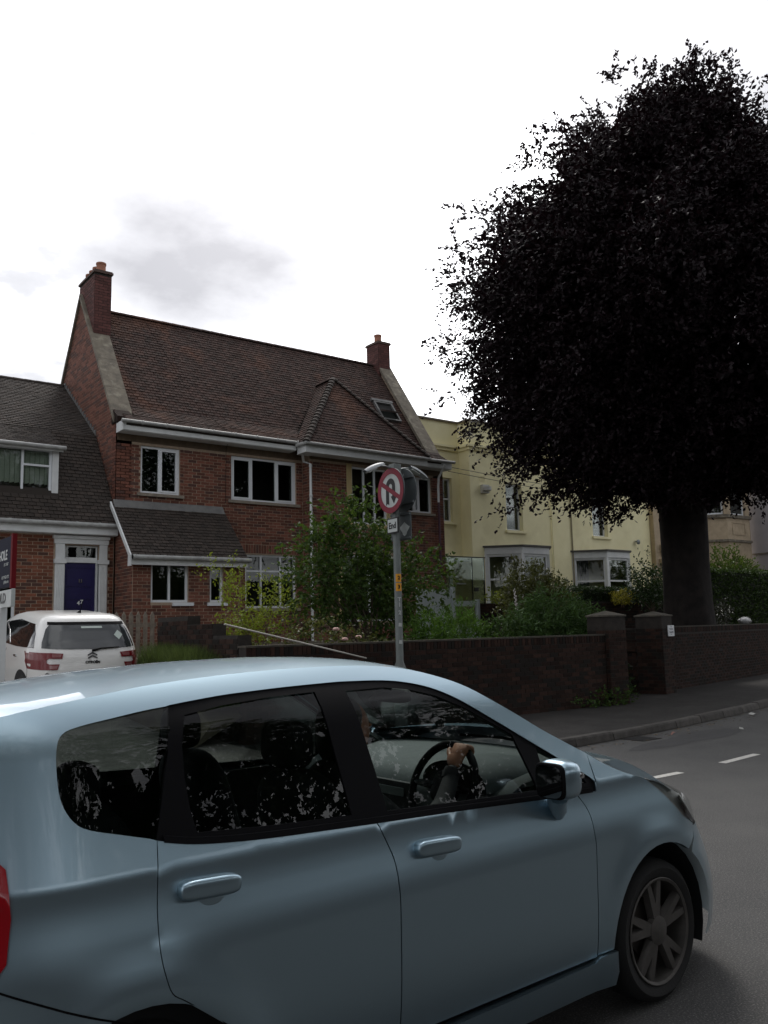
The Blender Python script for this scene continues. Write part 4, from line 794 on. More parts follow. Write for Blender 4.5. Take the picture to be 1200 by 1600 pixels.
fx = empty('foxglove', (14.8, 14.5, 1.3), 'single pale foxglove spire before the left bay window', 'flower'); f = MB(); f.tube([(14.85, 14.5, 1.3), (14.80, 14.5, 2.2), (14.72, 14.5, 2.62)], [.012, .010, .005], 6); f.build('stem', g_mid, fx)
for i in range(16):
    z = 2.05+i*.033; s_ = .035*(1-i/22); x = 14.82-(z-1.9)*.13; f = MB(); f.lathe([(.004, 0), (s_*.5, .02), (s_, .05), (s_*.9, .055)], 7, (x+.02*math.cos(i*2.4), 14.48+.02*math.sin(i*2.4), z-.05)); f.build('bell', M('foxglove_white', (.6, .56, .55), .7) if i == 0 else D.materials['foxglove_white'], fx, smooth=True)
# uncut grass beside the drive
n = 9000; gxp = 5.78-np.minimum(.46, np.abs(rng.normal(size=n))*.25); gyp = rng.uniform(11.1, 13.75, n); gh_ = rng.uniform(.22, .62, n); zb = np.interp(gyp, [11.1, 12, 15.6], [.62, .92, 1.05])-np.clip(5.25-gxp, 0, 1)*.8
C = np.stack([gxp, gyp, zb+gh_*.5], 1); A = np.stack([rng.normal(size=n)*.22, rng.normal(size=n)*.22, np.ones(n)], 1)
bk = MB(); ys_ = [11.05, 12, 13.2, 13.85]; zz_ = [.5, .92, .97, .98]
bk.add([p_ for y_, z_ in zip(ys_, zz_) for p_ in ((5.05, y_, .12), (5.32, y_, z_-.08), (5.8, y_, z_))], [(3*i+j, 3*i+j+1, 3*i+j+4, 3*i+j+3) for i in range(3) for j in range(2)]+[(0, 2, 1), (9, 10, 11)]); bk.build('grass_bank', m_soil, smooth=True, kind='structure')
def blades(C, A, H, mat, name, **kw):
    N = len(C); A = A/np.linalg.norm(A, axis=1, keepdims=True); B = rng.normal(size=(N, 3)); B[:, 2] = 0; B /= np.linalg.norm(B, axis=1, keepdims=True); H = H[:, None]; w_ = .006
    bend = rng.normal(size=(N, 3))*.12; bend[:, 2] = 0
    V = np.stack([C-A*H*.5-B*w_, C-A*H*.5+B*w_, C+B*w_*.8, C-B*w_*.8, C+A*H*.5+bend*H], 1).reshape(-1, 3); me = D.meshes.new(name); i = np.arange(N)[:, None]*5
    me.from_pydata(V.tolist(), [], [tuple(x) for x in (i+np.array([0, 1, 2, 3])).tolist()]+[tuple(x) for x in (i+np.array([3, 2, 4])).tolist()]); me.materials.append(mat); return link(D.objects.new(name, me), **kw)
blades(C, A, gh_, leafmat('grass_blade', (.06, .085, .028), .6, .7, .3, (.10, .14, .03)), 'grass', label='tall uncut grass along the drive beside the white car', cat='grass', kind='stuff')
# trees on the near side of the road, behind the viewer: what the car and house windows mirror
def plain_tree(x, y, h, r, label, mat, seed):
    o = empty('street_tree', (x, y, 0), label, 'tree', 'trees on the near side of the road'); rn = np.random.default_rng(seed)
    f = MB(); f.tube([(x, y, 0), (x+.05, y, 1.5), (x, y+.1, h*.45), (x, y, h*.75)], [.34, .26, .2, .08], 12); f.build('trunk', m_bark, o, smooth=True)
    for i in range(10):
        a = i*2.4; f = MB(); z = h*(.40+.03*i); f.tube([(x, y, z), (x+r*.4*math.cos(a), y+r*.4*math.sin(a), z+h*.1), (x+r*.75*math.cos(a), y+r*.75*math.sin(a), z+h*.13)], [.1, .06, .02], 6); f.build('limb', m_bark, o, smooth=True)
    n = 480; d = rn.normal(size=(n, 3)); d /= np.linalg.norm(d, axis=1, keepdims=True); q = rn.uniform(.5, 1, n)[:, None]; P = np.array([x, y, h*.68])+d*q*np.array([r, r, h*.27])
    C, A = twigs(P, d, 4, 9, .9, .7, .4); leafmesh('crown', C, A, .24, .14, mat, o)
for i, (x, y, h, r) in enumerate(((-9, -7.5, 15, 4.8), (-1.5, -7.0, 16, 4.8), (6.5, -7.5, 15, 4.6), (14.5, -8, 16, 4.8), (23, -8.5, 15, 5))):
    plain_tree(x, y, h, r, ('broad', 'tall', 'slender', 'massive', 'far')[i]+' green tree across the road from the brick house, mirrored in the car windows', g_dark, i+20)
f = MB(); f.box(-30, 45, -6.2, -5.9, 0, 1.7); f.build('garden_wall', m_brickdk, label='unseen plain wall below the mirrored trees, darkened for the car door reflections', cat='wall', group='brick garden walls')  # unseen wall, kept dark so the lower car doors mirror less light
hedge('unseen tall dark hedge added behind the mirrored trees to darken low reflections', -30, 45, -12.6, -11.4, 0, 5.0, g_dark, 9000, (.34, .22))  # added out of view: blocks the bright horizon in lower windows and car doors
# ------------------------------------------------------------------ road sign
def disc(mb, r, y0, y1, n=40): mb.lathe([(r, y0), (r, y1)], n, (0, 0, 0), 'y')
sg = empty('road_sign', (8.17, 10.5, .118), 'grey lamp lit post with round red no U turn sign and End plate', 'road sign')
m_post = M('grey_post_paint', (.155, .175, .17), .55, (.12, .135, .13), 5, .1, 40); m_red = M('sign_red', (.19, .012, .028), .5); m_swhite = M('sign_white', (.50, .53, .52), .4, (.43, .46, .45), 9); m_sblk = M('sign_black', (.008, .008, .009), .4); m_sgrey = M('sign_back_grey', (.085, .098, .10), .55, (.07, .08, .085), 5)
f = MB(); f.lathe([(.10, .1), (.10, 1.02), (.095, 1.06), (.058, 1.17), (.056, 4.20), (.02, 4.215)], 16, (8.17, 10.5, 0)); f.build('post', m_post, sg, smooth=True)
f = MB(); f.box(8.17-.07, 8.17+.07, 10.43, 10.57, 4.04, 4.21); f.build('post_cap', m_post, sg)
Ts = TR(8.085, 10.48, 3.78, math.radians(-93))
f = MB(Ts); disc(f, .355, -.02, .0); face = f.build('sign_disc', m_sgrey, sg, smooth=True)
def ringmesh(r0, r1, y, n=56): 
    mb = MB(Ts); vs = [(r*math.cos(2*math.pi*i/n), y, r*math.sin(2*math.pi*i/n)) for r in (r0, r1) for i in range(n)]; mb.add(vs, [(i, (i+1) % n, n+(i+1) % n, n+i) for i in range(n)]); return mb
f = MB(Ts); f.add([(.345*math.cos(2*math.pi*i/56), -.0225, .345*math.sin(2*math.pi*i/56)) for i in range(56)], [tuple(range(56))]); f.build('white_face', m_swhite, face)
ringmesh(.262, .353, -.0275).build('red_ring', m_red, face)
# black U turn arrow
def strip(path, hw, y): 
    mb = MB(Ts); L, Rr = [], []; P = [Vector(p) for p in path]
    for i, p in enumerate(P):
        t = (P[min(i+1, len(P)-1)]-P[max(i-1, 0)]).normalized(); n = Vector((-t.y, t.x)); L.append(p+n*hw); Rr.append(p-n*hw)
    k = len(P); mb.add([(p.x, y, p.y) for p in L+Rr], [(i, i+1, k+i+1, k+i) for i in range(k-1)]); return mb
arc = [(-.085, -.19), (-.085, .05)]+[(-.085*math.cos(a), .06+.09*math.sin(a)) for a in [math.pi*i/10 for i in range(1, 10)]]+[(.085, .05), (.085, -.10)]
u = strip(arc, .043, -.0245); u.add([(.0, -.0245, -.09), (.17, -.0245, -.09), (.085, -.0245, -.215)], [(0, 1, 2)]); u.add([(-.128, -.0245, -.189), (-.042, -.0245, -.189), (-.042, -.0245, -.225), (-.085, -.0245, -.195), (-.128, -.0245, -.225)], [(0, 1, 3), (0, 3, 4), (1, 2, 3)]); u.build('u_turn_arrow', m_sblk, face)
strip([(-.245, .14), (.245, -.14)], .036, -.0262).build('red_bar', m_red, face)
Tr = TR(8.30, 10.52, 3.80, math.radians(93)); f = MB(Tr); disc(f, .355, -.02, .0); f.build('rear_disc', m_sgrey, sg, smooth=True)
f = MB(Tr); f.box(-.3, .3, .0, .03, .18, .22); f.box(-.3, .3, .0, .03, -.22, -.18); f.build('clamp_channel', m_sgrey, sg)
f = MB(Ts); f.box(-.02, .3, .001, .03, .18, .22); f.build('clamp_channel', m_sgrey, sg)
Te = TR(8.095, 10.47, 3.235, math.radians(-93))
f = MB(Te); f.bbox(-.15, .15, -.02, .0, -.125, .125, .004); ep = f.build('end_plate', m_sblk, sg); f = MB(Te); f.bbox(-.128, .128, -.0235, -.0205, -.10, .10, .001); f.build('white_face', m_swhite, ep)
text('End', .135, Te @ TR(0, -.0255, -.005) @ RX, m_sblk, ep, bold=.004)
Tg = TR(8.285, 10.53, 3.24, math.radians(100)); f = MB(Tg); f.bbox(-.21, .21, -.02, .0, -.22, .22, .006); rp = f.build('rear_plate', m_sgrey, sg)
f = MB(Tg); f.box(-.2, .2, .0, .025, .17, .2); f.build('clamp_channel', m_sgrey, rp); f = MB(Tg); f.box(-.2, .2, .0, .025, -.2, -.17); f.build('clamp_channel', m_sgrey, rp)
f = MB(Tg); f.add([(-.08+.09*math.cos(a)*(1+.3*math.sin(3*a)), .006, -.05+.09*math.sin(a)*(1+.25*math.cos(4*a))) for a in [2*math.pi*i/16 for i in range(16)]], [tuple(range(16))]); f.build('torn_sticker', m_swhite, rp)
for sgn in (-1, 1):                                     # lamp heads above each face
    f = MB(); x0 = 8.17; f.tube([(x0, 10.5, 4.12), (x0+sgn*.2, 10.48, 4.16), (x0+sgn*.3, 10.47, 4.15)], .016, 8); arm = f.build('lamp_arm', m_steel, sg, smooth=True)
    Tl = TR(x0+sgn*.43, 10.46, 4.10) @ Matrix.Rotation(math.radians(24)*sgn, 4, 'Y'); f = MB(Tl); v = []; n = 10
    for i in range(9):
        t = i/8; x = (-.19+.38*t); hh = .06*math.sin(math.pi*min(1, .12+t*.8))**.5; ww = .075*math.sin(math.pi*(.1+.8*t))**.4
        for j in range(n): a = math.pi*j/(n-1); v.append((x, ww*math.cos(a), hh*math.sin(a)))
    f.add(v, [(i*n+j, i*n+j+1, (i+1)*n+j+1, (i+1)*n+j) for i in range(8) for j in range(n-1)]); f.add([(-.19, -.06, -.0), (.19, -.06, 0), (.19, .06, 0), (-.19, .06, 0)], [(0, 1, 2, 3)])
    lm = f.build('lamp_hood', M('lamp_hood_grey', (.34, .36, .37), .45) if sgn < 0 else D.materials['lamp_hood_grey'], arm, smooth=True)
    f = MB(Tl); f.bbox(-.15, .02, -.05, .05, -.025, -.002, .005); f.build('lamp_lens', M('lamp_lens_clear', (.45, .47, .45), .3) if sgn < 0 else D.materials['lamp_lens_clear'], arm)
m_lab = M('orange_label', (.62, .27, .01), .5)
for k_, (zc, tx) in enumerate(((2.43, '2'), (2.29, '3'))):
    f = MB(); n = 8; vs = []
    for i in range(n+1):
        a = math.radians(180+20+100*i/n)
        for z in (zc-.062, zc+.062): vs.append((8.17+.0585*math.cos(a), 10.5+.0585*math.sin(a), z))
    f.add(vs, [(2*i, 2*i+2, 2*i+3, 2*i+1) for i in range(n)]); lb = f.build('number_label', m_lab, sg)
    a = math.radians(250); text(tx, .075, TR(8.17+.0605*math.cos(a), 10.5+.0605*math.sin(a), zc, a+math.pi/2) @ RX, m_sblk, lb, bold=.003)
m_stk = M('white_sticker', (.45, .47, .46), .6)
for zc, tx in ((2.10, 'T'), (2.02, '1'), (1.90, '2')): a = math.radians(250); text(tx, .085, TR(8.17+.060*math.cos(a), 10.5+.060*math.sin(a), zc, a+math.pi/2) @ RX, m_stk, sg, bold=.003)
for zc in (1.72, 1.46):
    a = math.radians(250); f = MB(TR(8.17+.0575*math.cos(a), 10.5+.0575*math.sin(a), zc, a+math.pi/2)); f.add([(-.025, -.002, -.028), (.028, -.001, -.03), (.026, -.001, .022), (-.02, -.002, .028)], [(0, 1, 2, 3)]); f.build('torn_sticker', m_stk, sg)
# ------------------------------------------------------------------ estate agent's board
eb = empty('agent_board', (2.40, 10.2, .15), 'estate agent board with SOLD plate on a white post at the left edge', 'sign board')
f = MB(); f.bbox(2.365, 2.44, 10.16, 10.235, .12, 1.99, .004); f.build('post', m_white, eb)
TBd = TR(2.40, 10.2, 0, math.radians(-90)); f = MB(TBd); f.box(-.42, .36, -.02, .02, 2.20, 2.75); bd = f.build('board', M('board_navy', (.012, .014, .03), .7, spec=.1), eb)
f = MB(TBd); f.box(.365, .43, -.024, .024, 2.18, 2.77); f.build('red_edge', M('board_red', (.14, .010, .014), .7, spec=.1), bd); f = MB(TBd); f.box(-.42, .36, .0205, .024, 2.20, 2.75); f.build('rear_face', m_swhite, bd)
text('CJ HOLE', .15, TBd @ TR(-.05, -.0225, 2.55) @ RX, m_swhite, bd, bold=.003, squash=.95); text('EST. 1867', .045, TBd @ TR(.18, -.0225, 2.45) @ RX, m_swhite, bd); text('0117 962 4272', .05, TBd @ TR(.16, -.0225, 2.31) @ RX, m_swhite, bd); text('cjhole.com', .05, TBd @ TR(.2, -.0225, 2.26) @ RX, m_swhite, bd)
f = MB(TBd); f.box(-.42, .43, -.02, .02, 1.985, 2.17); sp_l = f.build('sold_plate', m_swhite, eb); text('SOLD', .15, TBd @ TR(-.02, -.0225, 2.08) @ RX, m_sblk, sp_l, bold=.005, squash=1.2)
# ------------------------------------------------------------------ litter
f = MB(); n = 14; vs = []
for i in range(6):
    for j in range(n): a = 2*math.pi*j/n; r = .22*math.sin(math.pi*(.15+.75*i/5))*(1+.25*random.random()); vs.append((22.9+r*math.cos(a)*1.3, 13.53+r*math.sin(a)*.45, 1.58+.17*i/5*(1+.2*random.random())))
f.add(vs, [(i*n+j, i*n+(j+1) % n, (i+1)*n+(j+1) % n, (i+1)*n+j) for i in range(5) for j in range(n)]+[tuple(5*n+j for j in range(n))]); f.build('plastic_bag', M('bag_plastic', (.16, .165, .17), .25, (.42, .42, .42), 22), smooth=True, label='crumpled pale plastic bag lying on the right hand wall', cat='bag')
for i, (x, y, sx, sy_, lab) in enumerate(((14.6, 8.62, .16, .09, 'pale scrap of litter lying in the gutter by the kerb'), (11.35, 8.0, .30, .025, 'thin reddish stick lying in the road below the kerb'), (12.5, 7.6, .1, .06, 'small pale paper scrap on the road'))):
    f = MB(TR(x, y, .006, .4*i)); f.add([(-sx/2, -sy_/2, 0), (0, -sy_*.6, .02), (sx/2, -sy_/2, .004), (sx*.45, sy_/2, .012), (0, sy_*.4, .035), (-sx*.45, sy_/2, .01)], [(0, 1, 4, 5), (1, 2, 3, 4)]); f.build('litter', M('litter%d' % i, ((.4, .4, .38), (.2, .1, .08), (.3, .3, .28))[i], .8), label=lab, cat='litter', group='litter')
f = MB(); n = 260                                        # leaf litter and grit along the kerb
for i in range(n):
    x = random.uniform(7, 20); y = lerp_tab(KB, x)-abs(random.gauss(0, .22))-.02; a = random.random()*6.3; q = random.uniform(.01, .035); f.T = TR(x, y, .005, a); f.add([(-q, -q*.4, 0), (q, -q*.3, .006), (q*.8, q*.4, .002), (-q*.7, q*.4, .008)], [(0, 1, 2, 3)])
f.T = I4; f.build('leaf_litter', M('dead_leaf', (.11, .085, .055), .9, isl=.6), label='scattered dead leaves and grit along the kerb', cat='leaves', kind='stuff')
# ------------------------------------------------------------------ cars: panels cut from a curved side surface
def inpoly(p, q):
    x, y = p; c = False; n = len(q); j = n-1
    for i in range(n):
        if (q[i][1] > y) != (q[j][1] > y) and x < (q[j][0]-q[i][0])*(y-q[i][1])/(q[j][1]-q[i][1])+q[i][0]: c = not c
        j = i
    return c
def dens(q, step):
    o = []
    for i in range(len(q)):
        a, b = Vector(q[i]), Vector(q[(i+1) % len(q)]); n = max(1, int((b-a).length/step))
        o += [tuple(a.lerp(b, k/n)) for k in range(n)]
    return o
def catmull(pts, n=4, closed=False):
    P = [Vector(p) for p in pts]; o = []; N = len(P); rngs = range(N if closed else N-1)
    g = (lambda i: P[i % N]) if closed else (lambda i: P[min(max(i, 0), N-1)])
    for i in rngs:
        a, b, c, d = g(i-1), g(i), g(i+1), g(i+2)
        for k in range(n):
            t = k/n; o.append(tuple(.5*((2*b)+(c-a)*t+(2*a-5*b+4*c-d)*t*t+(3*b-a-3*c+d)*t**3)))
    if not closed: o.append(tuple(P[-1]))
    return o
def patch(name, mat, parent, poly, fn, off=0.0, rim=.02, step=.04, holes=(), mirror=None, flip=False):
    """panel bounded by a 2-D polygon, laid on the surface fn(u, v, offset), edges folded inwards by rim"""
    loops = [dens(poly, step)]+[dens(h, step) for h in holes]; P = []; E = []
    for l in loops:
        b = len(P); P += l; E += [(b+i, b+(i+1) % len(l)) for i in range(len(l))]
    nb = len(P); us = [p[0] for p in poly]; vs_ = [p[1] for p in poly]; u = min(us)+step*.5
    bpts = np.array(P)
    while u < max(us):
        v = min(vs_)+step*.5
        while v < max(vs_):
            if inpoly((u, v), loops[0]) and not any(inpoly((u, v), h) for h in loops[1:]) and np.min((bpts[:, 0]-u)**2+(bpts[:, 1]-v)**2) > (step*.45)**2: P.append((u, v))
            v += step
        u += step
    r_ = delaunay_2d_cdt([Vector(p) for p in P], E, [], 0, 1e-6); V2_, F2 = r_[0], r_[2]; F = []
    for t in F2:
        c = (sum(V2_[i].x for i in t)/3, sum(V2_[i].y for i in t)/3)
        if inpoly(c, loops[0]) and not any(inpoly(c, h) for h in loops[1:]):
            a, b, d = (V2_[i] for i in t); F.append(tuple(t) if ((b-a).cross(d-a) > 0) != flip else tuple(reversed(t)))
    mir = (lambda p: p) if mirror is None else (lambda p: (p[0], mirror-p[1], p[2]))
    verts = [mir(fn(p.x, p.y, off)) for p in V2_]; nrm = []; e = .004
    for p in V2_:
        a = Vector(mir(fn(p.x+e, p.y, off)))-Vector(mir(fn(p.x-e, p.y, off))); b = Vector(mir(fn(p.x, p.y+e, off)))-Vector(mir(fn(p.x, p.y-e, off))); n_ = a.cross(b)
        if flip: n_ = -n_
        if mirror is not None: n_ = -n_ if 0 else n_
        nrm.append(n_.normalized() if n_.length > 1e-12 else Vector((0, 0, 1)))
    if mirror is not None: F = [tuple(reversed(t)) for t in F]; nrm = [-n_ for n_ in nrm]
    N0 = len(verts)
    for l in loops if rim else []:
        b = len(verts); verts += [mir(fn(x, y, off)) for x, y in l]; verts += [mir(fn(x, y, off+rim)) for x, y in l]; k = len(l)
        for i in range(k): j = (i+1) % k; q = (b+i, b+k+i, b+k+j, b+j); F.append(q)
    me = D.meshes.new(name); me.from_pydata([tuple(v) for v in verts], [], F); me.materials.append(mat); me.polygons.foreach_set('use_smooth', [True]*len(F)); me.update()
    me.normals_split_custom_set_from_vertices([tuple(n_) for n_ in nrm]+[(0, 0, 0)]*(len(verts)-N0))
    return link(D.objects.new(name, me), parent)
def sell(mb, c, r, e1=.6, e2=.6, n=20, m=12, R=None):
    sg_ = lambda a, e: math.copysign(abs(a)**e, a); vs = []; c = Vector(c)
    for i in range(m+1):
        th = -math.pi/2+math.pi*i/m
        for j in range(n):
            ph = 2*math.pi*j/n; p = Vector((r[0]*sg_(math.cos(th), e1)*sg_(math.cos(ph), e2), r[1]*sg_(math.cos(th), e1)*sg_(math.sin(ph), e2), r[2]*sg_(math.sin(th), e1))); vs.append(tuple(c+(R @ p if R else p)))
    mb.add(vs, [(i*n+j, i*n+(j+1) % n, (i+1)*n+(j+1) % n, (i+1)*n+j) for i in range(m) for j in range(n)])
def gridmesh(name, mat, parent, rows, smooth=True, flip=False):
    n = len(rows[0]); f = MB(); f.add([tuple(p) for r in rows for p in r], [((i*n+j, i*n+j+1, (i+1)*n+j+1, (i+1)*n+j) if not flip else (i*n+j, (i+1)*n+j, (i+1)*n+j+1, i*n+j+1)) for i in range(len(rows)-1) for j in range(n-1)])
    return f.build(name, mat, parent, smooth=60 if smooth else False, world=False)
m_paint_b = M('blue_metallic_paint', (.315, .43, .50), .32, metal=.92, coat=.8)
m_trim = M('black_window_trim', (.005, .005, .006), .6, spec=.06); m_rub = M('rubber', (.016, .016, .016), .8, bump=.2, bscale=90); m_alloy = M('dusty_alloy', (.12, .112, .105), .55, (.08, .075, .07), 8, metal=.5)
m_sideglass = glass('car_side_glass', (.78, .84, .82), .7, 0, .008); m_rearglass = glass('tinted_rear_glass', (.40, .45, .44), .65, 0, .015); m_wscreen = glass('windscreen_glass', (.80, .86, .84), .8, 0, .01)
m_lamp = glass('lamp_lens', (.75, .77, .76), 1.2, .02, .08); m_redl = M('red_lamp', (.30, .006, .012), .12, coat=1); m_int = M('cabin_grey', (.052, .065, .065), .75, (.042, .052, .052), 20); m_intd = M('cabin_dark', (.014, .015, .016), .8); m_seat = M('seat_cloth', (.02, .021, .023), .9); m_bowl = M('lamp_bowl', (.55, .56, .55), .25, metal=.4); m_chrome = M('chrome', (.55, .56, .57), .12, metal=1)
def smst(a, b, x): t = min(1, max(0, (x-a)/(b-a))); return t*t*(3-2*t)
WID = 1.675
def az(z): return max(.36, .66-(max(z, .2)-.2)**2*1.03)
def wS(s, z):
    o = 0.
    if z < .55: o += .05*((.55-z)/.4)**2
    if z > .72: o += .045*smst(.72, .98, z)
    if z > .97: o += (z-.97)*.40
    if z > 1.30: o += 2.2*(z-1.30)**2
    if s > .15: u = min(.985, (s-.15)/az(z)); o += .84*(1-(1-u**3)**(1/3))
    if s < -2.5: u = min(.985, (-2.5-s)/.56); o += .80*(1-(1-u**2.6)**(1/2.6))
    for c in (0, -2.42):
        d = math.hypot(s-c, z-.30); o -= .018*math.exp(-((d-.38)/.07)**2)*(1 if z < .8 else 0)
    return o
fnS = lambda s, z, off=0: (s, wS(s, z)+off, z)
ZE = [(-3.0, 1.30), (-2.95, 1.345), (-2.85, 1.385), (-2.68, 1.425), (-2.41, 1.462), (-2.22, 1.482), (-1.9, 1.50), (-1.55, 1.505), (-1.33, 1.497), (-1.17, 1.476), (-1.02, 1.434), (-.923, 1.393), (-.828, 1.338), (-.714, 1.274), (-.598, 1.206), (-.476, 1.142), (-.365, 1.086), (-.276, 1.038), (-.167, .992), (-.023, .948), (.095, .912), (.178, .862)]
def build_hatchback():
    o = empty('hatchback_car', (3.3573, 2.4730, 0), 'pale blue metallic hatchback driving past in the foreground', 'car', rz=math.radians(2.5))
    K = dict(parent=o)
    arcF = [(.37*math.cos(a), .30+.37*math.sin(a)) for a in [math.radians(x) for x in range(178, 50, -8)]]
    rc_ = (-2.42, .30); arcR = [(rc_[0]+.355*math.cos(a), rc_[1]+.355*math.sin(a)) for a in [math.radians(x) for x in range(38, 186, 8)]]
    gapF = catmull([(-.505, .939), (-.466, .888), (-.449, .841), (-.449, .77), (-.451, .694), (-.456, .58), (-.462, .416), (-.464, .306)])
    gapB = catmull([(-1.563, .99), (-1.522, .899), (-1.508, .842), (-1.508, .753), (-1.511, .551), (-1.513, .30)])
    gapR = catmull([(-2.344, 1.055), (-2.361, .916), (-2.366, .799), (-2.358, .726), (-2.339, .671), (-2.301, .642), (-2.252, .606), (-2.182, .553)])
    belt = catmull([(-.379, .938), (-.517, .943), (-.731, .953), (-1.138, .973), (-1.377, .983), (-1.563, .990), (-1.793, 1.0), (-2.029, 1.012), (-2.219, 1.030), (-2.344, 1.055)])
    ftop = catmull([(-2.226, 1.415), (-2.145, 1.423), (-2.024, 1.433), (-1.898, 1.439), (-1.765, 1.444), (-1.583, 1.448), (-1.502, 1.448), (-1.342, 1.443), (-1.231, 1.430), (-1.124, 1.404), (-1.024, 1.361), (-.922, 1.302), (-.81, 1.237), (-.695, 1.169), (-.579, 1.101), (-.459, 1.030), (-.399, .994), (-.367, .962), (-.379, .938)])
    quart = catmull([(-2.226, 1.413), (-2.315, 1.405), (-2.421, 1.391), (-2.52, 1.377), (-2.574, 1.360), (-2.596, 1.320), (-2.602, 1.245), (-2.597, 1.185), (-2.572, 1.136), (-2.531, 1.109), (-2.44, 1.083), (-2.344, 1.057)])
    ze = catmull(ZE, 3); seam = [(.290, .706), (.285, .69), (.262, .655)]; headl = [(-.023, .948), (.056, .893), (.104, .856), (.163, .797), (.204, .755), (.290, .710)]
    inset = .0022
    def shrink(q, k=inset):
        A_ = [Vector(p) for p in q]; n = len(A_); ar = sum(A_[i].cross(A_[(i+1) % n]) for i in range(n)); sg_ = 1 if ar > 0 else -1; out_ = []
        for i in range(n):
            a, b, c = A_[i-1], A_[i], A_[(i+1) % n]; t = ((b-a).normalized()+(c-b).normalized())
            if t.length < 1e-4: out_.append(tuple(b)); continue
            t.normalize(); out_.append(tuple(b+Vector((-t.y, t.x))*k*sg_))
        return out_
    bsub = lambda lo, hi: [p for p in belt if lo-.001 <= p[0] <= hi+.001]
    fdoor = bsub(-1.563, -.505)+gapB[1:]+[(-.466, .30)]+gapF[::-1][1:]
    rdoor = bsub(-2.345, -1.563)+gapR[1:]+[(-2.14, .52), (-2.10, .45), (-2.075, .38), (-2.065, .30)]+gapB[::-1][:-1]
    wing = [(-.367, .962)]+[p for p in ze if -.366 <= p[0] <= -.03]+headl+seam[1:]+[(.30*1.0, .52)][:0]+[p for p in arcF[::-1] if p[0] < .24]+[(-.382, .312), (-.464, .306)]+gapF[::-1]+bsub(-.5, -.379)[::-1]
    quarter0 = gapR+[p for p in arcR if p[1] < .56 or p[0] < -2.2][2:]+[(-2.77, .20), (-2.88, .20), (-2.97, .30), (-3.005, .60), (-3.01, .80), (-3.005, 1.05), (-2.99, 1.22)]+[p for p in ze if -2.985 < p[0] <= -.365]+ftop[::-1][1:]+quart[1:-1]
    quarter = [p for i, p in enumerate(quarter0) if i == 0 or (Vector(p)-Vector(quarter0[i-1])).length > .004]
    rgl = catmull([(-2.18, 1.385), (-2.041, 1.402), (-1.862, 1.415), (-1.662, 1.421), (-1.658, 1.244), (-1.650, 1.022), (-1.953, 1.036), (-2.214, 1.054), (-2.224, 1.11), (-2.226, 1.207), (-2.215, 1.297)], 3, True)
    rgl = [(-2.185, 1.383), (-2.041, 1.402), (-1.862, 1.415), (-1.664, 1.421), (-1.662, 1.244), (-1.650, 1.022), (-1.953, 1.036), (-2.214, 1.054), (-2.224, 1.11), (-2.226, 1.207), (-2.217, 1.297)]
    fgl = [(-1.530, 1.416), (-1.349, 1.418), (-1.233, 1.404), (-1.12, 1.376), (-.983, 1.316), (-.897, 1.268), (-.775, 1.199), (-.724, .984), (-1.128, .998), (-1.500, 1.014)]
    tri = [(-.66, 1.140), (-.53, 1.066), (-.450, 1.012), (-.425, .975), (-.589, .971), (-.668, .975)]
    frame = ftop[:-1]+belt+[(-2.29, 1.22)]
    for mir in (None, WID):
        k = dict(mirror=mir)
        patch('front_door', m_paint_b, o, shrink(fdoor), fnS, 0, .025, **k); patch('rear_door', m_paint_b, o, shrink(rdoor), fnS, 0, .025, **k)
        patch('front_wing', m_paint_b, o, shrink(wing), fnS, 0, .025, .035, **k); patch('body_side', m_paint_b, o, shrink(quarter, .0008), fnS, 0, .012, .03, **k)
        patch('window_frame', m_trim, o, shrink(frame, -.002), fnS, .006, .012, .05, holes=[rgl, fgl, tri], **k)
        patch('rear_door_glass', m_rearglass, o, shrink(rgl, -.006), fnS, .012, 0, .06, **k); patch('front_door_glass', m_sideglass, o, shrink(fgl, -.006), fnS, .012, 0, .06, **k)
        patch('corner_glass', m_sideglass, o, shrink(tri, -.006), fnS, .012, 0, .06, **k); patch('quarter_glass', m_rearglass, o, shrink(quart+[(-2.29, 1.22)], -.003), fnS, .006, 0, .06, **k)
        bs = [(x, z-.004) for x, z in belt if -2.344 < x < -.40]; patch('belt_seal', m_trim, o, bs+[(x, z+.018) for x, z in bs[::-1]], fnS, -.003, .01, .06, **k)
        sk = [(-.368, .309), (-.461, .303), (-.492, .286), (-.966, .280), (-1.5, .277), (-2.04, .29), (-2.07, .20), (-2.03, .165), (-1.2, .165), (-.36, .170), (-.345, .22)]
        patch('side_skirt', m_paint_b, o, sk, fnS, -.018, .04, .05, **k)
        hl = headl+[(.345, .735), (.335, .77), (.300, .812), (.24, .850), (.178, .882), (.095, .918)]
        patch('headlamp', m_lamp, o, shrink(hl, .001), fnS, -.003, .0, .03, **k); patch('headlamp_bowl', m_bowl, o, shrink(hl, .005), fnS, .018, .02, .04, **k)
        patch('tail_lamp', m_redl, o, [(-2.748, 1.045), (-2.742, .93), (-2.755, .83), (-2.79, .785), (-2.95, .80), (-2.95, 1.05), (-2.83, 1.075), (-2.77, 1.07)], fnS, -.012, .03, .04, **k)
        patch('bumper_line', m_trim, o, [(-2.448, .626), (-2.62, .70), (-2.78, .775), (-2.95, .79), (-2.95, .783), (-2.78, .769), (-2.62, .694), (-2.447, .620)], fnS, -.0012, 0, .03, **k)
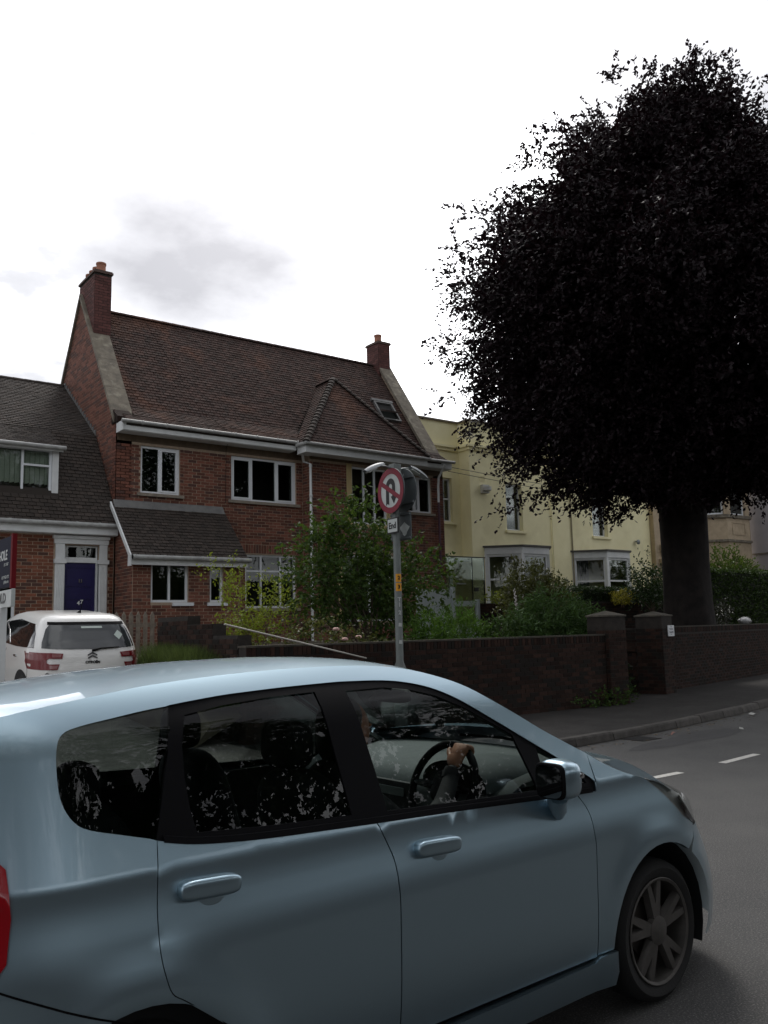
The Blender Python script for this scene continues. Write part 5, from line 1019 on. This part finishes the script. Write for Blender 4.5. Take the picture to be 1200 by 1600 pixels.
        # wheels
        for c in (0, -2.42):
            y = .03 if mir is None else WID-.03; sgn = 1 if mir is None else -1; f = MB()
            f.lathe([(.215, y+sgn*.012), (.225, y), (.262, y-sgn*.008), (.288, y+sgn*.01), (.295, y+sgn*.035), (.295, y+sgn*.15), (.28, y+sgn*.18), (.215, y+sgn*.18)], 44, (c, 0, .295), 'y', False); wh = f.build('wheel', m_rub, o, smooth=True, world=False)
            wl_ = Vector((c, 0, 0))
            f = MB(); f.lathe([(.222, y-sgn*.002), (.218, y-sgn*.006), (.207, y), (.203, y+sgn*.03), (.195, y+sgn*.13), (.05, y+sgn*.14), (.05, y+sgn*.135)], 44, (c, 0, .295), 'y', False); f.build('rim', m_alloy, wh, smooth=True, world=False)
            for q in range(5):
                for dq in (-.19, .19):
                    a0 = q*2*math.pi/5+math.pi/2+.08; a1 = a0+dq; f = MB(); d0 = Vector((math.cos(a0+dq*.35), 0, math.sin(a0+dq*.35))); d1 = Vector((math.cos(a1), 0, math.sin(a1))); pa = Vector((c, 0, .295))+d0*.055; pb = Vector((c, 0, .295))+d1*.209; t_ = (pb-pa).normalized(); n_ = Vector((-t_.z, 0, t_.x)); yy = [y+sgn*.006, y+sgn*.004]
                    vs = []
                    for p, hw, yo in ((pa, .027, yy[0]), (pb, .019, yy[1])):
                        for w_, dy in ((-1, .03), (-.7, 0), (.7, 0), (1, .03)): vs.append(tuple(p+n_*hw*w_+Vector((0, yo+sgn*dy, 0))))
                    f.add(vs, [(0, 1, 5, 4), (1, 2, 6, 5), (2, 3, 7, 6)]); f.build('spoke', m_alloy, wh, world=False)
            f = MB(); f.lathe([(.062, y+sgn*.03), (.06, y+sgn*.004), (.03, y-sgn*.004), (.005, y-sgn*.005)], 20, (c, 0, .295), 'y'); f.build('hub_cap', m_alloy, wh, smooth=True, world=False)
            f = MB(); f.lathe([(.13, y+sgn*.06), (.13, y+sgn*.075), (.04, y+sgn*.075)], 24, (c, 0, .295), 'y'); f.build('brake_disc', m_brass, wh, smooth=True, world=False)
            f = MB(); n = 18; vs = []
            for i in range(n):
                a = math.radians(-20+220*i/(n-1)); 
                for yo in (y+sgn*.02, y+sgn*.42): vs.append((c+.385*math.cos(a), yo, .295+.385*math.sin(a)))
            f.add(vs, [(2*i, 2*i+2, 2*i+3, 2*i+1) for i in range(n-1)]); f.add([(c+.385*math.cos(math.radians(-20+220*i/(n-1))), y+sgn*.42, .295+.385*math.sin(math.radians(-20+220*i/(n-1)))) for i in range(n)], [tuple(range(n))]); f.build('wheel_well', m_intd, o, world=False)
        # handles
        for s0, s1, z0, z1 in ((-2.302, -2.107, .936, .890), (-1.419, -1.214, .898, .856)):
            sc = (s0+s1)/2; zc = (z0+z1)/2; tt = wS(sc, zc); ta = math.atan2((z1+.0)-(z0+.0), 0) if 0 else 0; R_ = Matrix.Rotation(math.radians(2.5), 3, 'Y')
            y = tt-.012 if mir is None else WID-tt+.012
            f = MB(); sell(f, (sc, y, zc), ((s1-s0)/2, .024, .0285), .5, .35, 28, 14, R_); f.build('door_handle', m_paint_b, o, smooth=True, world=False)
            f = MB(); sell(f, (sc+.01, tt+.006 if mir is None else WID-tt-.006, zc-.036), (.058, .020, .046), 1, 1, 24, 12); f.build('handle_recess', m_paint_b, o, smooth=True, world=False)
        # door mirror
        sg2 = 1 if mir is None else -1; my = lambda t: t if mir is None else WID-t
        f = MB(); sell(f, (-.765, my(-.085), 1.048), (.064, .080, .074), .62, .62, 28, 16); mr_ = f.build('door_mirror', m_paint_b, o, smooth=True, world=False)
        f = MB(); vs = [(-.8315, my(-.085)+.064*math.copysign(abs(math.cos(a))**.55, math.cos(a)), 1.046+.060*math.copysign(abs(math.sin(a))**.55, math.sin(a))) for a in [2*math.pi*i/28 for i in range(28)]]; f.add(vs, [tuple(range(28)) if mir is None else tuple(range(27, -1, -1))]); f.build('mirror_glass', M('mirror_surface', (.35, .37, .38), .02, metal=1) if mir is None else D.materials['mirror_surface'], mr_, world=False)
        f = MB(); sell(f, (-.818, my(-.085), 1.047), (.012, .071, .067), .4, .55, 28, 10); f.build('mirror_surround', m_trim, mr_, smooth=True, world=False)
        f = MB(); sell(f, (-.725, my(-.118), 1.062), (.030, .046, .013), .5, .6, 16, 8); f.build('repeater_lamp', m_chrome, mr_, smooth=True, world=False)
        f = MB(); f.tube([(-.745, my(-.06), .985), (-.71, my(-.02), .945), (-.66, my(.015), .905), (-.645, my(.03), .875)], [.042, .038, .034, .02], 14); f.build('mirror_arm', m_paint_b, mr_, smooth=True, world=False)
    # roof, windscreen, bonnet, tailgate
    def across(s, z, crown, fwd, n=17):
        t0 = wS(s, z); return [(s+fwd*(1-(2*j/(n-1)-1)**2), t0+(WID-2*t0)*j/(n-1), z+crown*(1-(abs(2*j/(n-1)-1))**2.2)) for j in range(n)]
    zs = lambda s: lerp_tab(ZE, s)
    rs = [-2.93+i*(2.93-1.06)/24 for i in range(25)]; gridmesh('roof', m_paint_b, o, [across(s, zs(s), .030, .06*smst(-1.5, -1.06, s)-.05*smst(-2.5, -2.93, s)) for s in rs], flip=True)
    ws = [-1.06+i*(1.06-.33)/12 for i in range(13)]; gridmesh('windscreen', m_wscreen, o, [across(s, zs(s)-.004, .03+.015*smst(-1.06, -.33, s), .06+.16*smst(-1.06, -.5, s)) for s in ws], flip=True)
    hs_ = [-.36+i*(.36+.17)/12 for i in range(13)]; gridmesh('bonnet', m_paint_b, o, [across(s, zs(s)-.002, .045, .20+.16*smst(-.36, .17, s)) for s in hs_], flip=True)
    f = MB(); f.tube([(-.10, .45, 1.045), (-.13, .8, 1.075), (-.14, 1.1, 1.07)], .008, 6); f.build('wiper', m_trim, o, world=False)
    def rowz(z, s0, n=19, side=1):
        rows = []
        a0 = max(0, (s0-.15)/az(z)); 
        for j in range(n):
            ph = j/(n-1); u = a0+(1-a0)*math.sin(ph*math.pi/2); u = min(u, 1); s = .15+az(z)*u; t = (wS(s, z) if u < .98 else .84*(1-(max(0, 1-u**3))**(1/3))); rows.append((s, min(t, WID/2), z))
        return rows+[(s, WID-t, z) for s, t, z in rows[::-1][1:]]
    zz = [.20+.5*i/10 for i in range(11)]; gridmesh('front_bumper', m_paint_b, o, [rowz(z, math.sqrt(max(.0, .372**2-(z-.30)**2)) if z < .63 else .265+(z-.65)*.35) for z in zz])
    f = MB(); top = rowz(.70, .30); f.add(top+[(s-.12, t, .84) for s, t, z in top], [(i, i+1, len(top)+i+1, len(top)+i) for i in range(len(top)-1)]); f.build('grille_panel', m_trim, o, smooth=True, world=False)
    def rowr(z, s0=-2.99, n=9): t0 = wS(s0, z); return [(s0-.07*(1-(2*j/(n-1)-1)**2), t0+(WID-2*t0)*j/(n-1), z) for j in range(n)]
    gridmesh('tailgate', m_paint_b, o, [rowr(z, -3.0 if z < 1.1 else -3.0+(z-1.1)*.2) for z in (.25, .5, .8, 1.0)], flip=True)
    gridmesh('rear_window', m_rearglass, o, [rowr(z, -3.0 if z < 1.1 else -3.0+(z-1.1)*.25) for z in (1.0, 1.15, 1.3, 1.36)], flip=True)
    # cabin
    f = MB(); f.box(-2.9, .1, .12, WID-.12, .20, .26); f.build('cabin_floor', m_intd, o, world=False)
    for y in (.085, WID-.105): f = MB(); f.box(-2.5, -.42, y, y+.02, .26, .965); f.build('door_lining', m_intd, o, world=False)
    f = MB(); f.box(-.42, -.36, .12, WID-.12, .26, .98); f.build('bulkhead', m_intd, o, world=False)
    gridmesh('headlining', m_intd, o, [[(s, t, z-.025) for s, t, z in across(s, zs(s), .03, 0)] for s in rs[2:]])
    prof = [(-.86, .72), (-.86, .90), (-.82, .965), (-.74, 1.0), (-.60, 1.015), (-.45, 1.02), (-.30, 1.03), (-.14, 1.03)]
    gridmesh('dashboard', m_int, o, [[(s, .13+(WID-.26)*j/16, z+.012*math.sin(math.pi*j/16)) for j in range(17)] for s, z in prof], flip=True)
    f = MB(); n = 14; vs = []
    for s, k_ in ((-.86, .92), (-.78, 1.0), (-.60, .96), (-.48, .8)):
        for j in range(n): a = math.pi*j/(n-1); vs.append((s, .41-.21*math.cos(a)*k_, .965+.125*max(0, math.sin(a))**.8*k_))
    f.add(vs, [(i*n+j, i*n+j+1, (i+1)*n+j+1, (i+1)*n+j) for i in range(3) for j in range(n-1)]); f.build('instrument_hood', m_int, o, smooth=True, world=False)
    f = MB(); f.add([(-.845, .41-.19*math.cos(math.pi*j/12), .955+.115*max(0, math.sin(math.pi*j/12))**.8) for j in range(13)], [tuple(range(13))]); f.build('dial_panel', m_intd, o, world=False)
    f = MB(); f.box(-.885, -.861, .66, 1.0, .74, .96); cs = f.build('centre_console', m_intd, o, world=False); f = MB(); f.box(-.892, -.8855, .70, .96, .90, .935); f.build('display', M('display_grey', (.16, .19, .18), .3), cs, world=False)
    for i in range(3): f = MB(); f.lathe([(.03, -.9), (.03, -.886)], 18, (0, .72+.1*i, .82), 'x'); f.build('dial_knob', m_chrome, cs, smooth=True, world=False)
    Rw = Matrix.Translation((-.925, .405, .985)) @ Matrix.Rotation(math.radians(-66), 4, 'Y'); f = MB(Rw); nn, mm = 40, 10; vs = []
    for i in range(nn):
        for j in range(mm): a, b = 2*math.pi*i/nn, 2*math.pi*j/mm; r = .178+.0165*math.cos(b); vs.append((r*math.cos(a), r*math.sin(a), .0165*math.sin(b)))
    f.add(vs, [(i*mm+j, ((i+1) % nn)*mm+j, ((i+1) % nn)*mm+(j+1) % mm, i*mm+(j+1) % mm) for i in range(nn) for j in range(mm)]); sw = f.build('steering_wheel', m_trim, o, smooth=True, world=False)
    f = MB(Rw); sell(f, (0, 0, -.02), (.07, .075, .028), .6, .7); f.build('wheel_boss', m_trim, sw, smooth=True, world=False)
    for a in (-1.57, 1.57, 3.14): f = MB(Rw); f.tube([(0, 0, -.02), (.17*math.cos(a), .17*math.sin(a), 0)], [.024, .012], 8); f.build('wheel_spoke', m_chrome if a < 3 else m_trim, sw, smooth=True, world=False)
    for y in (.41, 1.26):
        f = MB(); sell(f, (-1.30, y, .50), (.26, .25, .09), .5, .5); st = f.build('seat', m_seat, o, smooth=True, world=False)
        f = MB(); sell(f, (-1.58, y, .82), (.09, .23, .33), .6, .5, 24, 16, Matrix.Rotation(math.radians(-16), 3, 'Y')); f.build('backrest', m_seat, st, smooth=True, world=False)
        f = MB(); sell(f, (-1.69, y, 1.23), (.055, .13, .085), .6, .6, 20, 12); f.build('headrest', m_seat, st, smooth=True, world=False)
    f = MB(); sell(f, (-2.32, WID/2, .80), (.09, .62, .34), .5, .4, 28, 14, Matrix.Rotation(math.radians(-18), 3, 'Y')); rs_ = f.build('rear_seat', m_seat, o, smooth=True, world=False)
    for y in (.42, .84, 1.26): f = MB(); sell(f, (-2.45, y, 1.18), (.05, .11, .07), .6, .6, 18, 10); f.build('headrest', m_seat, rs_, smooth=True, world=False)
    f = MB(); sell(f, (-.855, .80, 1.335), (.025, .12, .033), .5, .5); f.tube([(-.84, .8, 1.35), (-.82, .82, 1.41)], .008, 6); f.build('rear_view_mirror', m_intd, o, smooth=True, world=False)
    for y in (.60, 1.08): f = MB(Matrix.Translation((-1.16, y, 1.40)) @ Matrix.Rotation(math.radians(20), 4, 'Y')); f.bbox(-.14, .02, -.15, .15, -.012, .012, .008); f.build('sun_visor', m_int, o, world=False)
    for y0 in (None, WID):                               # inside of the A pillars
        k = (lambda t: t) if y0 is None else (lambda t: WID-t); f = MB(); f.tube([(s, k(wS(s, zs(s))+.035), zs(s)-.06) for s in (-1.1, -.95, -.8, -.6, -.4, -.3)], .032, 8); f.build('pillar_lining', m_int, o, smooth=True, world=False)
    f = MB(); f.T = Matrix.Translation((-.37, 1.02, 1.16)) @ Matrix.Rotation(math.radians(60), 4, 'Y'); f.lathe([(.038, 0), (.038, .003)], 20, (0, 0, 0)); f.build('tax_disc', m_intd, o, world=False)
    f = MB(); f.box(-2.9, -.3, .30, WID-.3, .13, .19); f.build('underbody', m_intd, o, world=False)
    return o
hb = build_hatchback()
# ------------------------------------------------------------------ the driver
def skin(name, verts, edges, radii, mat, parent, sub=2, root=0):
    me = D.meshes.new(name); me.from_pydata(verts, edges, []); ob_ = D.objects.new(name, me); COL.objects.link(ob_)
    m1 = ob_.modifiers.new('s', 'SKIN'); sv = me.skin_vertices[0].data
    for i, r in enumerate(radii): sv[i].radius = (r, r) if not isinstance(r, tuple) else r
    sv[root].use_root = True; m2 = ob_.modifiers.new('u', 'SUBSURF'); m2.levels = sub; m2.render_levels = sub
    dg = bpy.context.evaluated_depsgraph_get(); m3 = D.meshes.new_from_object(ob_.evaluated_get(dg)); D.objects.remove(ob_); m3.materials.clear(); m3.materials.append(mat); m3.polygons.foreach_set('use_smooth', [True]*len(m3.polygons)); m3.name = name
    return link(D.objects.new(name, m3), parent)
m_skin = M('skin', (.36, .17, .10), .5, (.30, .135, .08), 25); m_coat = M('dark_jacket', (.012, .012, .014), .85, (.02, .02, .022), 30); m_hair = M('dark_hair', (.012, .009, .008), .6)
hb_m = hb.matrix_basis.copy()
dv_ = D.objects.new('person', None); dv_.matrix_basis = hb_m @ Matrix.Translation((-1.42, .41, .5)); link(dv_, None, 'driver in dark jacket with one hand on the wheel of the blue hatchback', 'person')
q = lambda L: [(x+1.42, y-.41, z-.5) for x, y, z in L]
V = q([(-1.42, .41, .60), (-1.45, .41, .80), (-1.49, .41, .99), (-1.49, .41, 1.08), (-1.47, .25, 1.03), (-1.28, .20, .88), (-1.06, .27, .93), (-.96, .32, 1.02), (-.925, .333, 1.075),
       (-1.47, .57, 1.03), (-1.28, .63, .80), (-1.10, .60, .70), (-1.46, .41, 1.14), (-1.425, .41, 1.20), (-1.415, .41, 1.27), (-1.44, .41, 1.32),
       (-1.15, .32, .60), (-.85, .32, .62), (-.70, .32, .35), (-1.15, .50, .60), (-.85, .50, .62), (-.70, .50, .35)])
E_ = [(0, 1), (1, 2), (2, 3), (3, 4), (4, 5), (5, 6), (6, 7), (7, 8), (3, 9), (9, 10), (10, 11), (3, 12), (12, 13), (13, 14), (14, 15), (0, 16), (16, 17), (17, 18), (0, 19), (19, 20), (20, 21)]
RR = [.15, .15, .15, .10, .065, .05, .044, .036, .028, .065, .05, .04, .052, .075, .088, .06, .085, .065, .05, .085, .065, .05]
skin('body', V, E_, RR, m_coat, dv_)
f = MB(); sell(f, (.005, 0, .755), (.098, .074, .115), 1, 1, 24, 18); sell(f, (.098, 0, .742), (.020, .013, .022), 1, 1, 10, 8); sell(f, (.07, 0, .672), (.03, .032, .025), 1, 1, 10, 8)
for s_ in (-1, 1): sell(f, (.0, s_*.075, .745), (.018, .010, .030), 1, 1, 10, 8); sell(f, (.088, s_*.032, .770), (.012, .014, .009), 1, 1, 8, 6)
sell(f, (.088, 0, .700), (.012, .024, .006), 1, 1, 10, 6)
f.v = [(x, y, z) for x, y, z in f.v]; f.build('head', m_skin, dv_, smooth=True, world=False)
f = MB(); sell(f, (-.028, 0, .785), (.098, .084, .105), .95, 1, 24, 16); sell(f, (-.05, 0, .72), (.07, .078, .09), 1, 1, 20, 12); f.build('hair', m_hair, dv_, smooth=True, world=False)
# right hand closed over the rim of the wheel
hn = [(-.935, .331, 1.058), (-.905, .335, 1.105), (-.888, .337, 1.132)]
HV = q(hn); HE = [(0, 1), (1, 2)]; HR = [.026, (.040, .024), (.042, .022)]
for i, (dy, ln) in enumerate(((-.034, .9), (-.012, 1.0), (.011, .97), (.033, .8))):
    b = len(HV); y = .337+dy; HV += q([(-.872, y, 1.146), (-.845, y+.002, 1.146-.006), (-.838, y+.003, 1.122), (-.855, y+.002, 1.108)]); HE += [(2, b), (b, b+1), (b+1, b+2), (b+2, b+3)]; HR += [.0125, .0115*ln, .0105*ln, .009*ln]
b = len(HV); HV += q([(-.905, .372, 1.105), (-.895, .392, 1.122), (-.878, .398, 1.135)]); HE += [(1, b), (b, b+1), (b+1, b+2)]; HR += [.014, .012, .010]
skin('hand', HV, HE, HR, m_skin, dv_)
HV = q([(-1.09, .595, .71), (-1.05, .585, .725), (-1.03, .58, .73)]); HE = [(0, 1), (1, 2)]; HR = [.024, (.038, .022), (.038, .02)]
for i, dy in enumerate((-.03, -.01, .011, .03)):
    b = len(HV); HV += q([(-1.0, .58+dy, .73), (-.97, .58+dy, .72), (-.955, .58+dy, .70)]); HE += [(2, b), (b, b+1), (b+1, b+2)]; HR += [.011, .010, .009]
b = len(HV); HV += q([(-1.05, .545, .725), (-1.03, .535, .73)]); HE += [(1, b), (b, b+1)]; HR += [.013, .011]
skin('hand', HV, HE, HR, m_skin, dv_)
f = MB(); f.T = Matrix.Translation((.475, -.082, .545)) @ Matrix.Rotation(math.radians(32), 4, 'Y'); f.lathe([(.034, -.025), (.037, 0), (.034, .02)], 14, (0, 0, 0)); f.build('cuff', m_coat, dv_, smooth=True, world=False)
# ------------------------------------------------------------------ white people carrier parked on the drive
CT = [(.18, .25, 4.2, .80), (.30, .06, 4.34, .88), (.50, .0, 4.40, .91), (.70, .02, 4.38, .917), (.90, .06, 4.25, .915), (1.0, .10, 3.9, .902), (1.08, .145, 3.5, .885), (1.2, .215, 3.25, .845), (1.35, .315, 2.95, .785), (1.46, .40, 2.65, .725), (1.53, .47, 2.4, .665), (1.575, .58, 2.15, .58), (1.60, .80, 1.9, .42)]
zt_ = [r[0] for r in CT]
def cpar(z): return [float(np.interp(z, zt_, [r[i] for r in CT])) for i in (1, 2, 3)]
NE = 5.6
def rearf(x, z, off=0):
    y0, y1, w_ = cpar(z); yc, ly = (y0+y1)/2, (y1-y0)/2; u = min(.9995, abs(x)/w_); return (x, yc-ly*(1-u**NE)**(1/NE)+off, z)
def sidef(y, z, off=0):
    y0, y1, w_ = cpar(z); yc, ly = (y0+y1)/2, (y1-y0)/2; u = min(.9995, abs(y-yc)/ly); return (-w_*(1-u**NE)**(1/NE)+off, y, z)
wc = D.objects.new('people_carrier', None); wc.location = (4.69, 14.05, .40); wc.rotation_euler.x = math.radians(4.2); link(wc, None, 'white people carrier parked on the drive, seen from behind', 'car')
m_wp = M('white_car_paint', (.74, .74, .72), .35, (.70, .70, .68), 2, coat=.8); m_dg = glass('dark_tailgate_glass', (.30, .33, .34), 1.4, 0, .06)
rows = []; NP = 64
zr_ = sorted(set(zt_+[.4, .6, .8, 1.14, 1.28, 1.41, 1.50]))
for z in zr_:
    y0, y1, w_ = cpar(z); yc, ly = (y0+y1)/2, (y1-y0)/2
    rows.append([(w_*math.copysign(abs(math.cos(a))**(2/NE), math.cos(a)), yc+ly*math.copysign(abs(math.sin(a))**(2/NE), math.sin(a)), z) for a in [2*math.pi*j/NP for j in range(NP)]])
f = MB(); f.add([p for r in rows for p in r], [(i*NP+j, i*NP+(j+1) % NP, (i+1)*NP+(j+1) % NP, (i+1)*NP+j) for i in range(len(rows)-1) for j in range(NP)]+[tuple((len(rows)-1)*NP+j for j in range(NP))]); body = f.build('body', m_wp, wc, smooth=50, world=False)
rw = [(-.745, 1.075), (-.40, 1.06), (.0, 1.055), (.40, 1.06), (.745, 1.075), (.73, 1.16), (.655, 1.36), (.60, 1.425), (-.60, 1.425), (-.655, 1.36), (-.73, 1.16)]
patch('rear_window', m_dark, wc, rw, rearf, -.004, 0, .06); rwo = patch('rear_window_glass', M('tailgate_glass', (.03, .035, .037), .05, coat=1), wc, rw, rearf, -.010, .01, .06)
patch('spoiler_strip', m_trim, wc, [(-.62, 1.43), (.62, 1.43), (.61, 1.475), (-.61, 1.475)], rearf, -.012, .015, .06)
patch('side_window', M('side_glass_dark', (.012, .013, .014), .06, coat=1), wc, [(.42, 1.07), (.55, 1.28), (.72, 1.43), (1.6, 1.47), (2.3, 1.40), (2.9, 1.1), (2.2, 1.06), (1.2, 1.05)][::-1], sidef, -.006, .01, .08)
patch('side_trim', M('silver_arch', (.5, .5, .5), .25, metal=.8), wc, [(1.55, 1.07), (1.9, 1.28), (2.25, 1.38), (2.27, 1.365), (1.93, 1.265), (1.58, 1.07)], sidef, -.012, .01, .05)
tl = [(x_, z_+.05) for x_, z_ in ((-.882, .955), (-.62, .955), (-.455, .945), (-.475, .868), (-.66, .872), (-.695, .85), (-.695, .80), (-.66, .782), (-.515, .786), (-.545, .700), (-.878, .690), (-.888, .80))]
m_redl2 = M('dark_red_lamp', (.15, .004, .008), .25, coat=.3); lit = M('white_lamp_lens', (.24, .09, .09), .15, coat=.5)
for s_ in (1, -1):
    q = [(x*s_, z) for x, z in tl]; q = q if s_ > 0 else q[::-1]
    t_ = patch('tail_lamp', m_redl2, wc, q, rearf, -.014, .03, .03)
    for z0 in (.937, .765):
        k = [(-.62, z0), (-.50, z0+.004), (-.482, z0+.052), (-.62, z0+.055)] if z0 > .85 else [(-.66, z0), (-.56, z0), (-.545, z0+.052), (-.66, z0+.052)]
        k = [(x*s_, z) for x, z in k]; patch('lamp_window', lit, t_, k if s_ > 0 else k[::-1], rearf, -.019, .008, .04)
m_bdg = M('badge_dark', (.05, .05, .052), .3, metal=.8)
for zo in (0, .045):                                     # double chevron badge
    q = [(-.075, .925+zo), (0, .965+zo), (.075, .925+zo), (.075, .905+zo), (0, .94+zo), (-.075, .905+zo)]; patch('chevron_badge', m_bdg, wc, q, rearf, -.016, .012, .03)
def rtext(b, sz, x, z, **k):
    y = rearf(x, z)[1]; c = D.curves.new('t', 'FONT'); c.body = b; c.size = sz; c.align_x = 'CENTER'; c.align_y = 'CENTER'; c.extrude = .004; c.offset = .002; o_ = D.objects.new('t', c); COL.objects.link(o_); me = D.meshes.new_from_object(o_.evaluated_get(bpy.context.evaluated_depsgraph_get())); D.objects.remove(o_); me.transform(Matrix.Translation((x, y-.008, z)) @ RX); me.materials.clear(); me.materials.append(m_bdg); link(D.objects.new('badge_lettering', me), wc)
rtext('CITROËN', .055, 0, .85); rtext('C4', .06, -.68, .68); rtext('Picasso', .055, .70, .70)
patch('bumper_seam', m_trim, wc, [(-.80, .595), (-.4, .565), (.4, .565), (.80, .595), (.80, .588), (.4, .557), (-.4, .557), (-.80, .588)], rearf, -.002, 0, .05)
patch('plate_recess', m_dark, wc, [(-.36, .47), (.36, .47), (.36, .548), (-.36, .548)], rearf, -.003, 0, .05)
patch('bumper_crease', m_chrome, wc, [(-.80, .58), (-.79, .585), (-.74, .42), (-.75, .415)], rearf, -.004, .006, .05)
patch('window_sticker', M('sticker_pale', (.45, .52, .48), .5), wc, [(.47, 1.19), (.545, 1.265), (.47, 1.34), (.395, 1.265)], rearf, -.014, 0, .05); patch('window_sticker', D.materials['sticker_pale'], wc, [(-.12, 1.375), (.22, 1.375), (.22, 1.405), (-.12, 1.405)], rearf, -.014, 0, .05)
f = MB(); f.tube([(.0, rearf(0, 1.03)[1]-.03, 1.03), (.15, rearf(.15, 1.06)[1]-.03, 1.06), (.44, rearf(.44, 1.06)[1]-.03, 1.075)], [.022, .014, .008], 8); f.build('rear_wiper', m_trim, wc, smooth=True, world=False)
f = MB(); f.add([(-.02, .80, 1.595), (.02, .80, 1.595), (.02, .93, 1.60), (-.02, .93, 1.60), (0, .76, 1.66)], [(0, 1, 2, 3), (0, 1, 4), (1, 2, 4), (2, 3, 4), (3, 0, 4)]); f.tube([(0, .77, 1.65), (0, .70, 1.80)], .006, 6); f.build('roof_aerial', m_trim, wc, world=False)
f = MB(); sell(f, (-.91, 1.15, .90), (.018, .09, .018), .6, .5, 16, 8); sell(f, (-.925, 2.2, .90), (.018, .09, .018), .6, .5, 16, 8); f.build('door_handle', m_chrome, wc, smooth=True, world=False)
f = MB()
for y in (.55, 1.75, 2.85):
    pts = [sidef(y+.02*math.sin(k), z, -.001) for k, z in enumerate([.35+.07*i for i in range(10)])]; f.tube(pts, .003, 4)
f.build('door_gap', m_trim, wc, world=False)
for x in (-1, 1):
    for y in (.80, 3.55):
        f = MB(); f.lathe([(.20, x*.90), (.235, x*.905), (.31, x*.90), (.325, x*.86), (.325, x*.72), (.2, x*.70)], 32, (0, y, .325), 'x', cap=True); wh = f.build('wheel', m_rub, wc, smooth=True, world=False)
        f = MB(); f.lathe([(.24, x*.907), (.22, x*.912), (.05, x*.918), (.01, x*.92)], 32, (0, y, .325), 'x'); f.build('rim', m_alloy, wh, smooth=True, world=False)
        if x < 0:
            aq = [(y+.38*math.cos(a), .325+.38*math.sin(a)) for a in [math.radians(d) for d in range(-20, 201, 10)]]; patch('wheel_well', m_dark, wc, aq, sidef, -.003, 0, .06)
